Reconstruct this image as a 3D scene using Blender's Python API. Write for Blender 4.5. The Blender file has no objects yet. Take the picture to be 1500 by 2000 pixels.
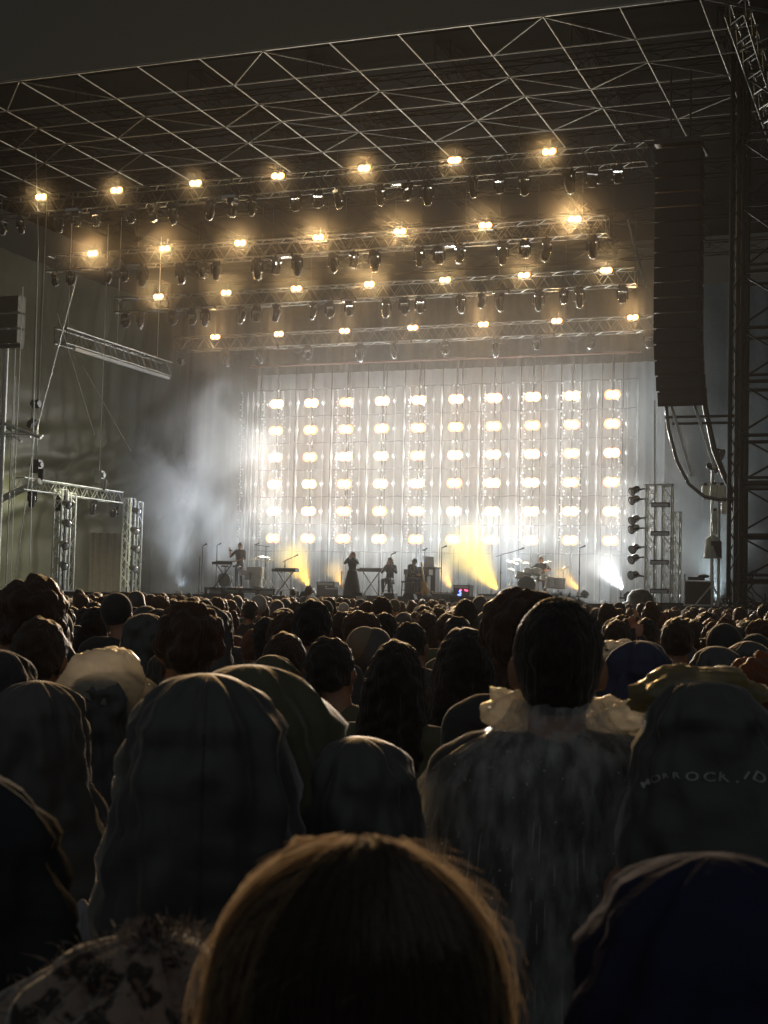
import bpy, math, random
from math import sin, cos, pi, radians as R
from mathutils import Vector as V, Matrix as M, noise
random.seed(7)
C = bpy.context.scene.collection
S = bpy.context.scene
# ---------------------------------------------------------------- camera
EYE = V((0, 0, 1.75)); FPX = 2845.0
YAW, PITCH, ROLL = .3620, .0620, .0240
cm = M.Rotation(YAW, 3, 'Z') @ M.Rotation(pi/2+PITCH, 3, 'X') @ M.Rotation(ROLL, 3, 'Z')
cd = bpy.data.cameras.new('camera'); cam = bpy.data.objects.new('camera', cd); C.objects.link(cam)
cam.matrix_world = M.Translation(EYE) @ cm.to_4x4()
cd.sensor_fit = 'HORIZONTAL'; cd.sensor_width = 36; cd.lens = 36*FPX/1500
cd.clip_start = .05; cd.clip_end = 400
cd.dof.use_dof = True; cd.dof.focus_distance = 40; cd.dof.aperture_fstop = 17
S.camera = cam
# ---------------------------------------------------------------- night air, added fill sun, exposure
w = bpy.data.worlds.new('World'); S.world = w; w.use_nodes = True
bg = w.node_tree.nodes['Background']; bg.inputs[0].default_value = (.0125, .0125, .0105, 1); bg.inputs[1].default_value = 1.0
S.view_settings.view_transform = 'Standard'; S.view_settings.look = 'None'; S.view_settings.exposure = 0; S.view_settings.gamma = 1
cy = S.cycles; cy.use_denoising = True; cy.sample_clamp_indirect = 3; cy.sample_clamp_direct = 0
cy.max_bounces = 6; cy.volume_bounces = 1; cy.transparent_max_bounces = 12; cy.volume_step_rate = 2.0; cy.volume_max_steps = 128
sd = bpy.data.lights.new('crowd_fill_sun', 'SUN'); sd.energy = .20; sd.angle = R(110); sd.color = (.90, .96, 1)  # unseen fill light added behind the camera to lift the crowd's dark backs
so = bpy.data.objects.new('crowd_fill_sun', sd); C.objects.link(so); so.rotation_euler = (R(48), 0, R(12))
WARM = (1, .78, .44)
def lamp(kind, loc, power, col, aim=None, size=2.6, r=.08, blend=1.0):
    l = bpy.data.lights.new('lamp_beam', kind); l.energy = power; l.color = col; l.shadow_soft_size = r
    if kind == 'SPOT': l.spot_size = size; l.spot_blend = blend
    o = bpy.data.objects.new('lamp_beam', l); C.objects.link(o); o.location = loc
    if aim is not None: o.rotation_euler = V(aim).to_track_quat('-Z', 'Y').to_euler()
    return o
# turns a direction seen in the photograph into a real point at a known distance
def ray(px, py): return cm @ V(((px-750)/FPX, (1000-py)/FPX, -1))
def PY(px, py, y): d = ray(px, py); return EYE + d*(y/d.y)
def PXx(px, py, x): d = ray(px, py); return EYE + d*(x/d.x)
def PD(px, py, dist): return EYE + ray(px, py)*dist
# ---------------------------------------------------------------- materials
def mat(name, col, rough=.6, metal=0, emit=None, es=0, bump=0, bscale=20, sheen=0, spec=.5, var=0, coat=0, trans=None, clear=0, stretch=None):
    m = bpy.data.materials.new(name); m.use_nodes = True; nt = m.node_tree; N = nt.nodes; L = nt.links
    b = N['Principled BSDF']; out = N['Material Output']
    b.inputs['Base Color'].default_value = (*col, 1); b.inputs['Roughness'].default_value = rough; b.inputs['Metallic'].default_value = metal
    b.inputs['Specular IOR Level'].default_value = spec
    if sheen: b.inputs['Sheen Weight'].default_value = sheen; b.inputs['Sheen Roughness'].default_value = .4
    if coat: b.inputs['Coat Weight'].default_value = coat; b.inputs['Coat Roughness'].default_value = .12
    if emit: b.inputs['Emission Color'].default_value = (*emit, 1); b.inputs['Emission Strength'].default_value = es; m.cycles.emission_sampling = 'NONE'
    tc = N.new('ShaderNodeTexCoord'); n = N.new('ShaderNodeTexNoise'); n.inputs['Scale'].default_value = bscale; n.inputs['Detail'].default_value = 6
    if stretch:
        mp = N.new('ShaderNodeMapping'); mp.inputs['Scale'].default_value = stretch; L.new(tc.outputs['Object'], mp.inputs['Vector']); L.new(mp.outputs[0], n.inputs['Vector'])
    else: L.new(tc.outputs['Object'], n.inputs['Vector'])
    if bump:
        bp = N.new('ShaderNodeBump'); bp.inputs['Strength'].default_value = bump; bp.inputs['Distance'].default_value = .02
        L.new(n.outputs['Fac'], bp.inputs['Height']); L.new(bp.outputs['Normal'], b.inputs['Normal'])
    v = var or .25
    rmp = N.new('ShaderNodeMix'); rmp.data_type = 'RGBA'
    n2 = N.new('ShaderNodeTexNoise'); n2.inputs['Scale'].default_value = bscale*.3; n2.inputs['Detail'].default_value = 5; L.new(tc.outputs['Object'], n2.inputs['Vector'])
    rmp.inputs[6].default_value = (*[c*(1-v) for c in col], 1); rmp.inputs[7].default_value = (*[min(1, c*(1+v)) for c in col], 1)
    L.new(n2.outputs['Fac'], rmp.inputs[0]); L.new(rmp.outputs[2], b.inputs['Base Color'])
    sh = b.outputs[0]
    if trans:
        t = N.new('ShaderNodeBsdfTranslucent'); t.inputs[0].default_value = (*trans[0], 1); mx = N.new('ShaderNodeMixShader'); mx.inputs[0].default_value = trans[1]
        L.new(sh, mx.inputs[1]); L.new(t.outputs[0], mx.inputs[2]); sh = mx.outputs[0]
    if clear:
        t = N.new('ShaderNodeBsdfTransparent'); mx = N.new('ShaderNodeMixShader'); mx.inputs[0].default_value = clear
        if stretch:
            r3 = N.new('ShaderNodeMapRange'); r3.inputs[1].default_value = .35; r3.inputs[2].default_value = .62; r3.inputs[3].default_value = clear-.28; r3.inputs[4].default_value = min(.93, clear+.16); L.new(n.outputs['Fac'], r3.inputs[0]); L.new(r3.outputs[0], mx.inputs[0])
        L.new(sh, mx.inputs[1]); L.new(t.outputs[0], mx.inputs[2]); sh = mx.outputs[0]
    L.new(sh, out.inputs['Surface'])
    return m
TRUSS = mat('truss_aluminium', (.15, .15, .135), .36, .85, bump=.1)
ALU = mat('aluminium', (.62, .62, .58), .42, .35, bump=.1)
STEEL = mat('painted_steel', (.022, .022, .022), .5, .2, bump=.1)
BLK = mat('black_paint', (.03, .03, .032), .45, bump=.1)
BLKG = mat('black_gloss', (.03, .03, .032), .22, coat=.4)
CAB = mat('speaker_cabinet', (.016, .016, .018), .7, bump=.5, bscale=60)
GLASS = mat('lens_glass', (.5, .5, .52), .08, .6)
ROOFM = mat('roof_tarpaulin', (.006, .006, .006), .95, spec=.05, bump=.6, bscale=1.2)
TARP = mat('olive_tarpaulin', (.075, .075, .046), .55, bump=.5, bscale=2, var=.3)
DRAPE = mat('haze_pale_drape', (.27, .28, .28), .8, bump=.3, bscale=4, var=.15)
WDRAPE = mat('dim_drape', (.13, .11, .09), .9)
DECK = mat('stage_deck', (.12, .12, .12), .5, bump=.3)
SKIRT = mat('stage_skirt', (.025, .025, .025), .85)
GRND = mat('grass_ground', (.05, .055, .03), .9, bump=.8, bscale=8)
CHROME = mat('crystal', (.85, .87, .88), .18, .5, trans=((.8, .85, .9), .3))
BULB = mat('warm_bulb', (.9, .8, .6), .3, emit=(1, .60, .20), es=9)
BULBW = mat('hot_bulb', (.9, .85, .8), .3, emit=(1, .84, .66), es=45)
BULBO = mat('orange_bulb', (.9, .6, .4), .3, emit=(1, .50, .22), es=2.2)
RIM = mat('bulb_reflector', (.7, .45, .25), .3, .8, emit=(1, .25, .06), es=2.2)  # emission paints the orange halo around each bulb into the reflector
REDL = mat('red_light', (.8, .1, .1), .4, emit=(1, .05, .15), es=5)
BLUL = mat('blue_light', (.1, .1, .8), .4, emit=(.1, .15, 1), es=6)
SCRN = mat('phone_screen', (.1, .2, .3), .3, emit=(.25, .6, 1), es=.9)
WOODG = mat('amber_guitar', (.75, .38, .06), .25, coat=.5)
DRUMW = mat('drum_shell', (.7, .68, .62), .3, coat=.5)
SKINH = mat('drum_skin', (.7, .7, .68), .5, trans=((.8, .8, .75), .5))
BRASS = mat('cymbal_brass', (.75, .62, .3), .25, 1)
PANEL = mat('riser_panel', (.7, .7, .68), .6)
SKIN = mat('skin', (.40, .22, .15), .5, bump=.15, bscale=80, trans=((.75, .40, .26), .12))
SHADE = mat('plastic_cover', (.6, .6, .55), .35, trans=((.7, .7, .6), .3))
CONEM = mat('jet_nozzle', (.05, .05, .05), .4)
def hairmat(name, col, tr, f=.35, bs=60): return mat(name, col, .38, spec=.5, bump=.9, bscale=bs, sheen=.45, trans=(tr, f), stretch=(1.6, 1.6, .14))
HB = hairmat('black_hair', (.022, .018, .016), (.10, .06, .04))
HN = hairmat('brown_hair', (.055, .032, .02), (.3, .2, .12))
HA = hairmat('auburn_hair', (.12, .055, .025), (.6, .28, .10))
HL = mat('rim_lit_hair_strands', (.09, .06, .04), .34, sheen=.3, trans=((.92, .80, .64), .70), var=.4, bscale=30)  # bright translucent copy of the hair, painting the backlit rim
def cloth(name, col, rough=.8, sheen=.5, coat=0, bump=.6, bs=14, trans=None): return mat(name, col, rough, sheen=sheen, coat=coat, bump=bump, bscale=bs, trans=trans)
CL = [cloth('black_cloth', (.03, .03, .032)), cloth('charcoal_cloth', (.06, .06, .065)), cloth('navy_cloth', (.03, .04, .10)),
      cloth('olive_cloth', (.10, .10, .055)), cloth('grey_cloth', (.17, .17, .17)), cloth('white_cloth', (.45, .43, .40)), cloth('maroon_cloth', (.12, .035, .03))]
DENIM = cloth('dark_denim', (.04, .05, .08))
RAIN = cloth('black_raincoat', (.058, .064, .064), .55, .5, 0, .2, 14, trans=((.25, .24, .18), .02))
RAINN = cloth('navy_raincoat', (.03, .036, .085), .7, .3, 0, .3, 14)
RAING = cloth('grey_raincoat', (.08, .08, .085), .6, .5, 0, .25, 12, trans=((.5, .5, .45), .06))
MATTE = mat('matte_black_cotton', (.035, .04, .045), .95, spec=.08, bump=.4, bscale=25)
MATTEN = mat('matte_navy_cotton', (.024, .029, .058), .95, spec=.06, bump=.4, bscale=25)
RAINO = cloth('olive_raincoat', (.08, .08, .045), .6, .5, 0, .3, 12, trans=((.5, .5, .25), .05))
POLY = mat('clear_plastic', (.62, .65, .66), .14, coat=.8, bump=.9, bscale=26, trans=((.95, .93, .85), .35), clear=.66, stretch=(1.3, 1.3, .34))
POLYH = mat('crumpled_plastic', (.5, .49, .45), .3, coat=.5, bump=1.0, bscale=22, trans=((1, .95, .82), .62), clear=.12)
DROPGLINT = mat('drop_and_glint_white', (.95, .95, .95), .15, 0, coat=1, trans=((1, 1, .95), .3))  # white colour stands in for glints on the drops and folds
INK = mat('printed_ink', (.34, .38, .37), .6)
def leopard():
    m = mat('leopard_fleece', (.3, .24, .2), .9, sheen=.8); nt = m.node_tree; N = nt.nodes; L = nt.links; b = N['Principled BSDF']
    tc = N.new('ShaderNodeTexCoord'); nz = N.new('ShaderNodeTexNoise'); nz.inputs['Scale'].default_value = 18; nz.inputs['Detail'].default_value = 3
    L.new(tc.outputs['Object'], nz.inputs['Vector'])
    mx = N.new('ShaderNodeMix'); mx.data_type = 'RGBA'; mx.inputs[0].default_value = .12; L.new(tc.outputs['Object'], mx.inputs[6]); L.new(nz.outputs['Color'], mx.inputs[7])
    vo = N.new('ShaderNodeTexVoronoi'); vo.inputs['Scale'].default_value = 26; L.new(mx.outputs[2], vo.inputs['Vector'])
    cr = N.new('ShaderNodeValToRGB'); e = cr.color_ramp.elements
    e[0].position = 0; e[0].color = (.16, .10, .07, 1); e[1].position = .16; e[1].color = (.14, .09, .06, 1)
    for p, c in ((.22, (.02, .014, .012, 1)), (.44, (.025, .018, .015, 1)), (.52, (.24, .19, .155, 1))):
        x = cr.color_ramp.elements.new(p); x.color = c
    L.new(vo.outputs['Distance'], cr.inputs[0]); L.new(cr.outputs[0], b.inputs['Base Color'])
    return m
LEO = leopard()
# ---------------------------------------------------------------- mesh collecting
class MB:
    def __init__(s): s.v = []; s.f = []; s.sm = []; s.mi = []; s.m = 0
    def add(s, vs, fs, smooth=False):
        o = len(s.v); s.v += [tuple(x) for x in vs]; s.f += [tuple(i+o for i in f) for f in fs]; s.sm += [smooth]*len(fs); s.mi += [s.m]*len(fs); return s
    def box(s, c, d, rot=None, taper=1):
        c = V(c); hx, hy, hz = d[0]/2, d[1]/2, d[2]/2
        vs = [V((x*hx*(taper if z > 0 else 1), y*hy*(taper if z > 0 else 1), z*hz)) for z in (-1, 1) for y in (-1, 1) for x in (-1, 1)]
        if rot: vs = [rot @ v for v in vs]
        return s.add([v+c for v in vs], [(0, 2, 3, 1), (4, 5, 7, 6), (0, 1, 5, 4), (2, 6, 7, 3), (0, 4, 6, 2), (1, 3, 7, 5)])
    def tube(s, a, b, r0, r1=None, n=6, caps=True):
        a = V(a); b = V(b); r1 = r0 if r1 is None else r1; d = (b-a)
        if d.length < 1e-6: return s
        d.normalize(); u = d.cross(V((0, 0, 1)) if abs(d.z) < .9 else V((1, 0, 0))).normalized(); w_ = d.cross(u)
        vs = [p + (u*cos(2*pi*i/n)+w_*sin(2*pi*i/n))*r for p, r in ((a, r0), (b, r1)) for i in range(n)]
        fs = [(i, (i+1) % n, n+(i+1) % n, n+i) for i in range(n)]
        s.add(vs, fs, n > 5)
        if caps: s.add(vs, [tuple(range(n))[::-1], tuple(range(n, 2*n))])
        return s
    def path(s, pts, r, n=5, rs=None):
        for i in range(len(pts)-1): s.tube(pts[i], pts[i+1], rs[i] if rs else r, rs[i+1] if rs else r, n, i in (0, len(pts)-2))
        return s
    def sph(s, c, r, n=12, m=8, rot=None):
        c = V(c); r = (r, r, r) if isinstance(r, (int, float)) else r
        vs = [V((0, 0, r[2]))]+[V((r[0]*sin(pi*j/m)*cos(2*pi*i/n), r[1]*sin(pi*j/m)*sin(2*pi*i/n), r[2]*cos(pi*j/m))) for j in range(1, m) for i in range(n)]+[V((0, 0, -r[2]))]
        if rot: vs = [rot @ v for v in vs]
        fs = [(0, 1+i, 1+(i+1) % n) for i in range(n)]
        for j in range(m-2): fs += [(1+j*n+i, 1+(j+1)*n+i, 1+(j+1)*n+(i+1) % n, 1+j*n+(i+1) % n) for i in range(n)]
        e = len(vs)-1; fs += [(e, 1+(m-2)*n+(i+1) % n, 1+(m-2)*n+i) for i in range(n)]
        return s.add([v+c for v in vs], fs, True)
    def caps(s, a, b, r0, r1=None, n=12):
        r1 = r0 if r1 is None else r1
        s.sph(a, r0, n, 8); s.sph(b, r1, n, 8); return s.tube(a, b, r0, r1, n)
    def lathe(s, c, prof, n=16, rot=None):
        c = V(c); vs = []; k = len(prof)
        for r, z in prof:
            for i in range(n):
                v = V((r*cos(2*pi*i/n), r*sin(2*pi*i/n), z)); vs.append((rot @ v if rot else v)+c)
        s.add(vs, [(j*n+i, j*n+(i+1) % n, (j+1)*n+(i+1) % n, (j+1)*n+i) for j in range(k-1) for i in range(n)], True)
        return s.add(vs, [tuple(range(n))[::-1], tuple(range((k-1)*n, k*n))])
    def torus(s, c, R0, r, n=20, k=6, rot=None):
        c = V(c); vs = []
        for i in range(n):
            for j in range(k):
                a = 2*pi*i/n; b = 2*pi*j/k; v = V(((R0+r*cos(b))*cos(a), (R0+r*cos(b))*sin(a), r*sin(b))); vs.append((rot @ v if rot else v)+c)
        return s.add(vs, [(i*k+j, ((i+1) % n)*k+j, ((i+1) % n)*k+(j+1) % k, i*k+(j+1) % k) for i in range(n) for j in range(k)], True)
    def mesh(s, name, mats):
        me = bpy.data.meshes.new(name); me.from_pydata(s.v, [], s.f)
        for m in (mats if isinstance(mats, (list, tuple)) else [mats]): me.materials.append(m)
        me.polygons.foreach_set('use_smooth', s.sm); me.polygons.foreach_set('material_index', s.mi); me.update(); return me
def tag(o, label=None, cat=None, group=None, kind=None):
    if label: o['label'] = label
    if cat: o['category'] = cat
    if group: o['group'] = group
    if kind: o['kind'] = kind
    return o
def ob(name, mb, mats, parent=None, label=None, cat=None, group=None, kind=None):
    me = mb.mesh(name, mats) if isinstance(mb, MB) else mb
    o = bpy.data.objects.new(name, me); C.objects.link(o)
    if parent: o.parent = parent
    return tag(o, label, cat, group, kind)
def empty(name, loc=(0, 0, 0), rz=0, label=None, cat=None, group=None):
    o = bpy.data.objects.new(name, None); C.objects.link(o); o.location = loc; o.rotation_euler = (0, 0, rz); return tag(o, label, cat, group)
KIDS = {}
def kids(o): return list(o.children)
def dup(o, parent=None):
    c = o.copy(); C.objects.link(c)
    if parent: c.parent = parent
    for k in kids(o): dup(k, c)
    return c
def rotto(d): return V((0, 0, 1)).rotation_difference(V(d).normalized()).to_matrix()
# box truss between two points: chords and zig-zag lacing
def truss(mb, a, b, w_=.5, h=.5, bay=.5, r=.025, rb=.013, up=(0, 0, 1)):
    a = V(a); b = V(b); d = (b-a); Ln = d.length; d.normalize(); up = V(up); side = d.cross(up).normalized(); up = side.cross(d)
    cs = [side*(sx*w_/2)+up*(sz*h/2) for sx, sz in ((-1, -1), (1, -1), (1, 1), (-1, 1))]
    for c in cs: mb.tube(a+c, b+c, r, n=6)
    n = max(1, round(Ln/bay))
    for k in range(4):
        c0, c1 = cs[k], cs[(k+1) % 4]
        for i in range(n):
            p = a+d*(Ln*i/n); q = a+d*(Ln*(i+1)/n)
            mb.tube(p+(c0 if i % 2 else c1), q+(c1 if i % 2 else c0), rb, n=4)
        for i in (0, n): mb.tube(a+d*(Ln*i/n)+c0, a+d*(Ln*i/n)+c1, rb, n=4)
    return mb
def person_word(i): return 'first second third fourth fifth sixth seventh eighth ninth tenth eleventh twelfth thirteenth fourteenth fifteenth sixteenth seventeenth eighteenth nineteenth twentieth twenty-first twenty-second twenty-third twenty-fourth twenty-fifth twenty-sixth twenty-seventh twenty-eighth twenty-ninth thirtieth'.split()[i]
FAR = 'behind'
# ---------------------------------------------------------------- ground, stage, roof
X0, X1 = -36.0, -1.0
mb = MB(); n = 40
for j in range(n+1):
    for i in range(n+1):
        x = -85+140*i/n; y = -32+115*j/n; mb.v.append((x, y, 0))
mb.f = [(j*(n+1)+i, j*(n+1)+i+1, (j+1)*(n+1)+i+1, (j+1)*(n+1)+i) for j in range(n) for i in range(n)]; mb.sm = [False]*len(mb.f); mb.mi = [0]*len(mb.f)
ob('ground', mb, GRND, kind='structure')
DZ = 1.88; YF = 47.6
st = empty('stage', (0, 0, 0), 0, 'long black festival stage platform with dark skirt behind the crowd', 'stage')
ob('stage_deck', MB().box((-19.5, 58, DZ-.15), (37, 20.8, .3)), DECK, st)
mb = MB(); px_ = -38
while px_ < -1.1:
    wv = .04*sin(px_*5.1)+.025*sin(px_*13)
    wv2 = .04*sin((px_+.12)*5.1)+.025*sin((px_+.12)*13)
    o = len(mb.v); mb.v += [(px_, YF-.03+wv*.3, DZ-.31), (px_+.12, YF-.03+wv2*.3, DZ-.31), (px_+.12, YF-.08+wv2, 0), (px_, YF-.08+wv, 0)]
    mb.f.append((o, o+1, o+2, o+3)); mb.sm.append(True); mb.mi.append(0); px_ += .12
ob('skirt', mb, SKIRT, st)
mb = MB().box((-19.5, YF-.03, DZ-.06), (37, .05, .11)); ob('edge_trim', mb, BLK, st)
# back and side walls of cloth
def drape(name, a, b, z0, z1, m, amp=.12, fold=.35, seed=0, nz=10, sag=0, **k):
    a = V(a); b = V(b); d = b-a; L_ = d.length; d.normalize(); nr = V((-d.y, d.x, 0)); nx = max(8, int(L_/fold*6)); mb = MB(); rnd = random.Random(seed)
    for j in range(nz+1):
        t = j/nz
        for i in range(nx+1):
            s_ = L_*i/nx
            off = amp*(sin(s_/fold*2*pi+1.5*noise.noise(V((s_*.4, seed, t*.6))))*.6+noise.noise(V((s_*2.2, seed+t*.5, 3)))*.8)
            if sag:
                q = t*17-((s_-L_*.75)/8)**2*1.6; env = math.exp(-((t-.36+.0*s_)/.16)**2)
                off += sag*.9*noise.noise(V((s_*.10, t*2, seed)))+env*.30*sin(q*1.9+2*noise.noise(V((s_*.3, t*3, 1))))+env*.12*sin(q*5+3*noise.noise(V((s_*.4, t*5, 2))))
            p = a+d*s_+nr*off; mb.v.append((p.x, p.y, z0+(z1-z0)*t))
    mb.f = [(j*(nx+1)+i, j*(nx+1)+i+1, (j+1)*(nx+1)+i+1, (j+1)*(nx+1)+i) for j in range(nz) for i in range(nx)]
    mb.sm = [True]*len(mb.f); mb.mi = [0]*len(mb.f)
    return ob(name, mb, m, **k)
drape('backdrop_curtain', (-31.6, 65.2, 0), (-11.3, 65.2, 0), DZ, 12.9, DRAPE, .09, .5, 1, label='pleated curtain, its paleness standing in for haze, behind the wall of lamps', cat='curtain')  # pale cloth colour stands in for the glowing haze behind the lamps
drape('rear_curtain', (-37.5, 68.2, 0), (1, 68.2, 0), DZ, 17, mat('grey_drape', (.07, .08, .08), .8), .12, .8, 2, label='wide grey masking curtain across the back of the stage', cat='curtain')
drape('side_tarpaulin', (-37, 67.9, 0), (-37, 46.2, 0), DZ, 16.5, TARP, .10, 1.3, 3, nz=110, sag=1.1, label='creased olive tarpaulin hanging down the left side of the stage', cat='tarpaulin')
p = PY(200, 1160, 58)
drape('wing_curtain', (p.x-.75, 58, 0), (p.x+1.0, 58.3, 0), DZ, DZ+2.75, WDRAPE, .09, .35, 5, label='small pale curtain hanging between the two left lattice towers', cat='curtain')
# roof: grid of tubes, upper lattice, tarpaulin skin
ZR = 18.25; XS = [-27.60+2.166*i for i in range(-4, 11)]; YS = [38.75, 41.15, 43.0, 44.8, 46.6, 48.4, 50.4, 52.6, 55, 58, 61, 64, 67.5]
rf = empty('stage_roof', (0, 0, 0), 0, 'huge lattice stage roof of pale tubes under a dark cover', 'roof')
mb = MB()
for x in XS: mb.tube((x, YS[0], ZR), (x, YS[6], ZR), .021)
for y in YS[:7]: mb.tube((XS[0]-.5, y, ZR), (XS[-1]+1.3, y, ZR), .022)
mb.tube((XS[0]-6, YS[0]-.02, ZR+.01), (XS[-1]+2.5, YS[0]-.02, ZR+.01), .034)
ob('grid', mb, mat('grid_aluminium', (.36, .33, .28), .42, .5), rf)
mb = MB()
for j in (0, 1, 2, 3, 4):
    for i in range(0, len(XS)):
        if (i+j//2) % 2 or (j in (0, 1, 3) and i % 4 != (j % 4)): continue
        for di in (-1, 1):
            if 0 <= i+di < len(XS) and j+1 < len(YS): mb.tube((XS[i], YS[j], ZR-.02), (XS[i+di], YS[j+1], ZR-.02), .022)
for x0, y0, x1, y1 in ((10, 0, 11.2, 1), (11.2, 1, 10.2, 2), (11.4, 2, 10.4, 3)):
    f = lambda q: XS[0]+2.166*q
    mb.tube((f(x0+4), YS[y0], ZR), (f(x1+4), YS[y1], ZR), .045)
ob('brace', mb, TRUSS, rf)
mb = MB()
for i, x in enumerate(XS[::2]):
    truss(mb, (x+.3, YS[1]+.8, ZR+.62), (x+.3, YS[-1], ZR+.62), .5, .7, 1.6, .028, .016)
for y in YS[2::2]: truss(mb, (XS[0], y+1, ZR+.5), (XS[-1], y+1, ZR+.5), .5, .6, 1.4, .028, .016)
ob('upper_lattice', mb, mat('dull_steel', (.012, .012, .011), .95, spec=.05), rf)
ob('cover', MB().box((-18, 55.1, ZR+1.12), (44, 27, .06)), ROOFM, rf)
truss(m_ := MB(), (XS[-1]+.9, YS[0]+.3, ZR-.1), (XS[-1]+.9, YS[6], ZR-.1), .5, .8, .7, .035, .02); ob('end_ladder', m_, TRUSS, rf)
# roof legs
for i, (x, y) in enumerate(((-38.2, 41), (-38.2, 66.5), (.6, 66.5))):
    truss(m_ := MB(), (x, y, 0), (x, y, ZR), .9, .9, 1.1, .05, .025, up=(0, 1, 0))
    ob('roof_tower', m_, STEEL, None, ['steel lattice leg holding the left front roof corner', 'steel lattice leg at the rear left roof corner', 'steel lattice leg at the rear right roof corner'][i], 'tower')
# ---------------------------------------------------------------- fixtures
def blinder():
    r = empty('blinder_lamp'); tag(r, cat='stage lamp', group='warm twin lamps on the overhead trusses')
    ob('housing', MB().box((0, .1, 0), (.52, .16, .30)).tube((0, .15, .1), (0, .2, .4), .02), BLK, r)
    for s in (-1, 1):
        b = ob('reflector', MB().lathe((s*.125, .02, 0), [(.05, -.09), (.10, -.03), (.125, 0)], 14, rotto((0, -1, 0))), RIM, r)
        ob('bulb', MB().sph((s*.125, -.01, 0), (.095, .03, .095), 14, 7), BULB, b)
    return r
BL = blinder(); first = True
rows = [(45.2, 14.70+1.75), (48.85, 13.43+1.75), (54.1, 12.80+1.75), (59.4, 12.02+1.75)]
LX = -31.0; RW = ['front', 'second', 'third', 'rear']
ORD = person_word
def fixture(kind):
    r = empty('moving_head_lamp'); tag(r, cat='stage light', group='moving lights hanging under the overhead trusses')
    ob('base', MB().box((0, 0, -.10), (.36, .30, .13)).box((0, 0, -.01), (.10, .34, .06)).tube((-.12, 0, 0), (-.12, 0, .08), .03).tube((.12, 0, 0), (.12, 0, .08), .03), BLKG, r)
    L_ = .62 if kind == 'long' else .34
    yk = MB()
    for s in (-1, 1): yk.box((s*.21, 0, -.33), (.05, .13, .34)).sph((s*.21, 0, -.46), (.04, .08, .08), 10, 6)
    yk.box((0, 0, -.185), (.44, .16, .05)); ob('yoke', yk, BLKG, r)
    h = ob('head', MB().lathe((0, 0, 0), [(.09, L_*.45), (.15, L_*.30), (.165, .02), (.15, -L_*.35), (.125 if kind == 'long' else .17, -L_*.5), (.10, -L_*.52)], 16), BLKG, r)
    h.location = (0, 0, -.46); h.rotation_euler = (R(18), R(random.uniform(-6, 6)), 0)
    ob('lens', MB().lathe((0, 0, -L_*.5), [(.10, -.02), (.13 if kind == 'short' else .105, -.03), (.07, -.055), (.01, -.065)], 14), GLASS, h)
    return r
FX = {'long': fixture('long'), 'short': fixture('short')}; usedfx = set()
def bar():
    r = empty('strobe_bar'); tag(r, cat='strobe light', group='flat strobe bars under the overhead trusses')
    ob('housing', MB().box((0, 0, -.09), (.62, .2, .16)).tube((-.2, 0, 0), (-.2, 0, -.02), .03).tube((.2, 0, 0), (.2, 0, -.02), .03), BLKG, r)
    ob('front_panel', MB().box((0, -.107, -.10), (.56, .012, .10)), mat('strobe_glass', (.5, .5, .5), .25, .5), r)
    return r
BAR = bar(); usedbar = False
for ri, (y, z) in enumerate(rows):
    t = empty('lighting_truss', (0, 0, 0), 0, f'{RW[ri]} overhead truss carrying seven warm twin lamps', 'truss', 'overhead lighting trusses')
    ax, bx = -33.2, [-8.6, -10.6, -10.6, -10.8][ri]
    bays = 5; 
    truss(m_ := MB(), (ax, y+.35, z-.22), (bx, y+.35, z-.22), .55, .62, .42, .028, .016); ob('lattice', m_, TRUSS, t)
    for q in range(8): ob('hoist_chain', MB().tube((ax+(bx-ax)*(q+.3)/7.6, y+.35, z+.1), (ax+(bx-ax)*(q+.3)/7.6, y+.35, ZR), .010, n=4), STEEL, t)
    for q in range(7):
        x = LX+3.22*q; pts = [V((x+.2+.9*k/8, y+.62, z-.5-.28*sin(pi*k/8))) for k in range(9)]; ob('cable', MB().path(pts, .02, 4), BLK, t)
    for i in range(7):
        b = BL if first else dup(BL); first = False
        b.location = (LX+3.22*i, y-.05, z); b.rotation_euler = (R(4), 0, R(random.uniform(-6, 6)))
        b['label'] = f'glowing twin lamp, {ORD(i)} from the left on the {RW[ri]} overhead truss'
        lamp('SPOT', (LX+3.22*i, y-.18, z), 75, WARM, (.25, -1, -.42), 2.35, .1)
        lx = LX+3.22*i; lamp('SPOT', (lx, y-.18, z), 1500*random.choice((.6, .8, 1, 1.7)), (1, .59, .23), (-6-lx, 8-y, 1.6-z), .85, .1)
        lamp('POINT', (LX+3.22*i, y-.14, z-.02), 16, WARM, r=.06)
    k = 0
    for i in range(-1, 7):
        for dx, kd in ((.62, 'long'), (1.45, 'short'), (2.25, 'long')):
            x = LX+3.22*i+dx+random.uniform(-.12, .12)
            if x < ax+.2 or x > bx-.2: continue
            if ri == 3 and k % 2: k += 1; continue
            kd = 'short' if random.random() < .25 else kd
            f = FX[kd] if kd not in usedfx else dup(FX[kd]); usedfx.add(kd)
            f.location = (x, y+.12, z-.62); f.rotation_euler = (0, 0, R(random.choice((0, 0, 25, -30, 90)))); f.scale = [random.uniform(.80, .98)]*3
            f['label'] = f"{'long' if kd == 'long' else 'stubby'} dark moving light, {ORD((.62, 1.45, 2.25).index(dx))} {'before' if i < 0 else 'after'} the {ORD(max(i, 0))} twin lamp under the {RW[ri]} truss"; k += 1
    for q, x in enumerate((-29.6, -23.2, -16.8)):
        b = BAR if not usedbar else dup(BAR); usedbar = True
        b.location = (x+.5*ri, y-.02, z-.50); b['label'] = f'flat strobe bar on the {RW[ri]} overhead truss, {ORD(q)} from the left'
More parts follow.
